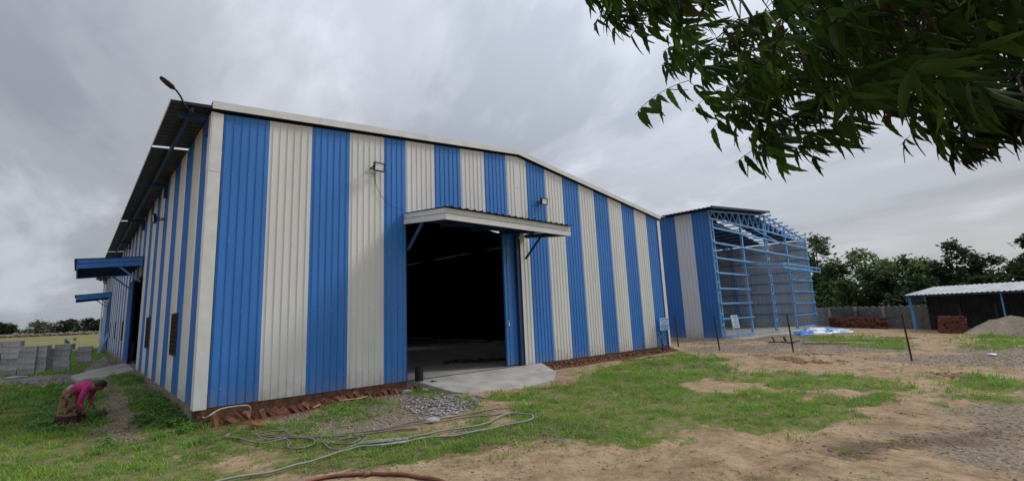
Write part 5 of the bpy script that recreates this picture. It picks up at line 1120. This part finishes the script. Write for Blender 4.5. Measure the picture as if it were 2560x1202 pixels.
# ------------------------------------------------------------ the neem tree overhead
M_neem=mat('neem_leaf',(.040,.078,.010),.6,col2=(.008,.018,.004),vscale=3,detail=3,trans=.42,spec=.12)
M_neem3=mat('neem_leaf_young',(.060,.115,.014),.6,var=.4,vscale=6,trans=.5,spec=.12)
M_neem2=mat('neem_leaf_old',(.06,.045,.014),.6,var=.4,vscale=9,trans=.3)
nt_=thing('neem_tree',(3.6,-13.3,-.3),'neem tree leaning in from the right, its dark drooping leaf sprays hanging over the yard','tree')
shoots=[Vector(p) for p in D['shoots']]
def leaflet_template():
    n_=10; V=[];F_=[]
    for i in range(n_+1):
        t=i/n_; w=.165*math.sin(math.pi*min(1,t**.75*1.0))**.8*(1-.25*t); w=max(w,.0) ; 
        cv=.42*t*t; sr=.011*(1 if i%2 else -1) if 0<i<n_ else 0
        V+=[(t,cv+w+sr,-.12*t*t+.03),(t,cv,-.12*t*t),(t,cv-w*.8+sr,-.12*t*t+.03)]
    for i in range(n_): k=3*i; F_+=[(k,k+3,k+4,k+1),(k+1,k+4,k+5,k+2)]
    return np.array(V),np.array(F_)
LV,LF=leaflet_template()
g4=np.random.default_rng(17); LVs=[];LMi=[];rach=MB(); twig=MB()
trunk_top=Vector((3.3,-13.0,2.6))
def frame(d,up):
    d=d/np.linalg.norm(d); s_=np.cross(up,d); s_/=np.linalg.norm(s_)+1e-9; return d,s_,np.cross(d,s_)
nodes=[]
for i,p in enumerate(shoots):
    outv=np.array(p)-np.array(trunk_top); outv/=np.linalg.norm(outv)
    near=math.dist(p,CAM)<2.5
    nl=int(g4.integers(3,6)) if near else int(g4.integers(5,9)); 
    for k in range(nl):
        az=2*np.pi*k/nl+g4.normal()*.35; hd=np.array([math.cos(az),math.sin(az),g4.uniform(-.35,.35)])+outv*.55; hd/=np.linalg.norm(hd)
        L_=g4.uniform(.18,.27)*(1 if near else .85); base=np.array(p)+g4.normal(size=3)*.02; npair=int(g4.integers(4,7)); pts=[]; nst=npair*2+2
        for q in range(nst+1):
            t=q/nst; pts.append(base+hd*L_*t*(1-.18*t)+np.array([0,0,-1])*L_*(.30*t*t))
        rach.tube([Vector(a) for a in pts[::2]],.0013,3,cap=False)
        for q in range(npair+1):
            t0=.22+.78*q/npair; ii=min(int(t0*nst),nst-1); c_=pts[ii]; tv=pts[min(ii+1,nst)]-pts[max(ii-1,0)]; tv,sv,uv=frame(tv,np.array([0,0,1.]))
            for sgn in ((-1,1) if q<npair else (0,)):
                ld=tv*(.35 if sgn else .9)+sv*sgn*.55+np.array([0,0,-1])*g4.uniform(.1,.6)+np.array([.50,-.43,0])*g4.uniform(.3,1.5)+g4.normal(size=3)*.12
                uh=np.array([.6,.6,.25])+g4.normal(size=3)*.5; d_,s_,u_=frame(ld,uh); l_=g4.uniform(.066,.102)*(1-.25*abs(q/npair-.5)); wd=l_*g4.uniform(.75,1.05)
                sc_=1 if s_[0]*.757-s_[1]*.653>0 else -1
                P=c_[None]+LV[:,0:1]*l_*d_[None]+LV[:,1:2]*wd*sc_*s_[None]+LV[:,2:3]*l_*1.2*u_[None]
                P[:,2]-=LV[:,0]**2*l_*.22
                LVs.append(P); LMi.append(1 if g4.random()<.025 else (2 if g4.random()<.22 else 0))
nL=len(LVs); VV=np.concatenate(LVs); FF=(LF[None]+(np.arange(nL)*len(LV))[:,None,None]).reshape(-1,4)
o_=np.array(wl(nt_)); fo=npmesh('foliage',VV-o_,FF,[M_neem,M_neem2,M_neem3],mi=np.repeat(LMi,len(LF)),smooth=True); fo.parent=nt_
rach.build('leaf_stalk',M_neem,nt_)['kind']='stuff'
# branches: group shoots, limb from the trunk to each group, twig from limb to each shoot
cent=[shoots[i] for i in g4.choice(len(shoots),13,replace=False)]
for it in range(8):
    gp=[[] for _ in cent]
    for s_ in shoots: gp[min(range(len(cent)),key=lambda j:(s_-cent[j]).length)].append(s_)
    cent=[sum(g_,Vector())/len(g_) if g_ else c_ for g_,c_ in zip(gp,cent)]
for c_,g_ in zip(cent,gp):
    if not g_: continue
    c2=c_+Vector((0,0,.10)); mid=(trunk_top+c2)/2+Vector((0,0,1.1))
    P=[]
    for q in range(9): t=q/8; P.append(trunk_top*(1-t)**2+mid*2*t*(1-t)+c2*t*t+Vector((0,0,.03*math.sin(9*t+c_.x*5))))
    b=MB(); b.tube(P,[.034-.027*q/8 for q in range(9)],7)
    for s_ in g_:
        m1=(c2+s_)/2+Vector((0,0,.06)); b.tube([c2,m1,s_+Vector((0,0,.01))],[.006,.0045,.0025],5)
    b.build('branch',M_bark,nt_,True)
b=MB(); b.tube([(3.6,-13.3,-.5),(3.65,-13.25,.5),(3.5,-13.15,1.5),(3.3,-13.0,2.65)],[.2,.15,.13,.10],12); b.tube([(3.45,-13.1,1.9),(3.9,-13.5,2.9),(4.3,-13.6,4.2)],[.1,.07,.03],9); b.build('trunk',M_bark,nt_,True)
bl=[(4.3+g4.normal()*.7,-13.8+g4.normal()*.6,3.9+g4.normal()*.4,.7,.7,.5) for _ in range(7)]
crown('upper_foliage',nt_,bl,2600,.075,M_neem,71)
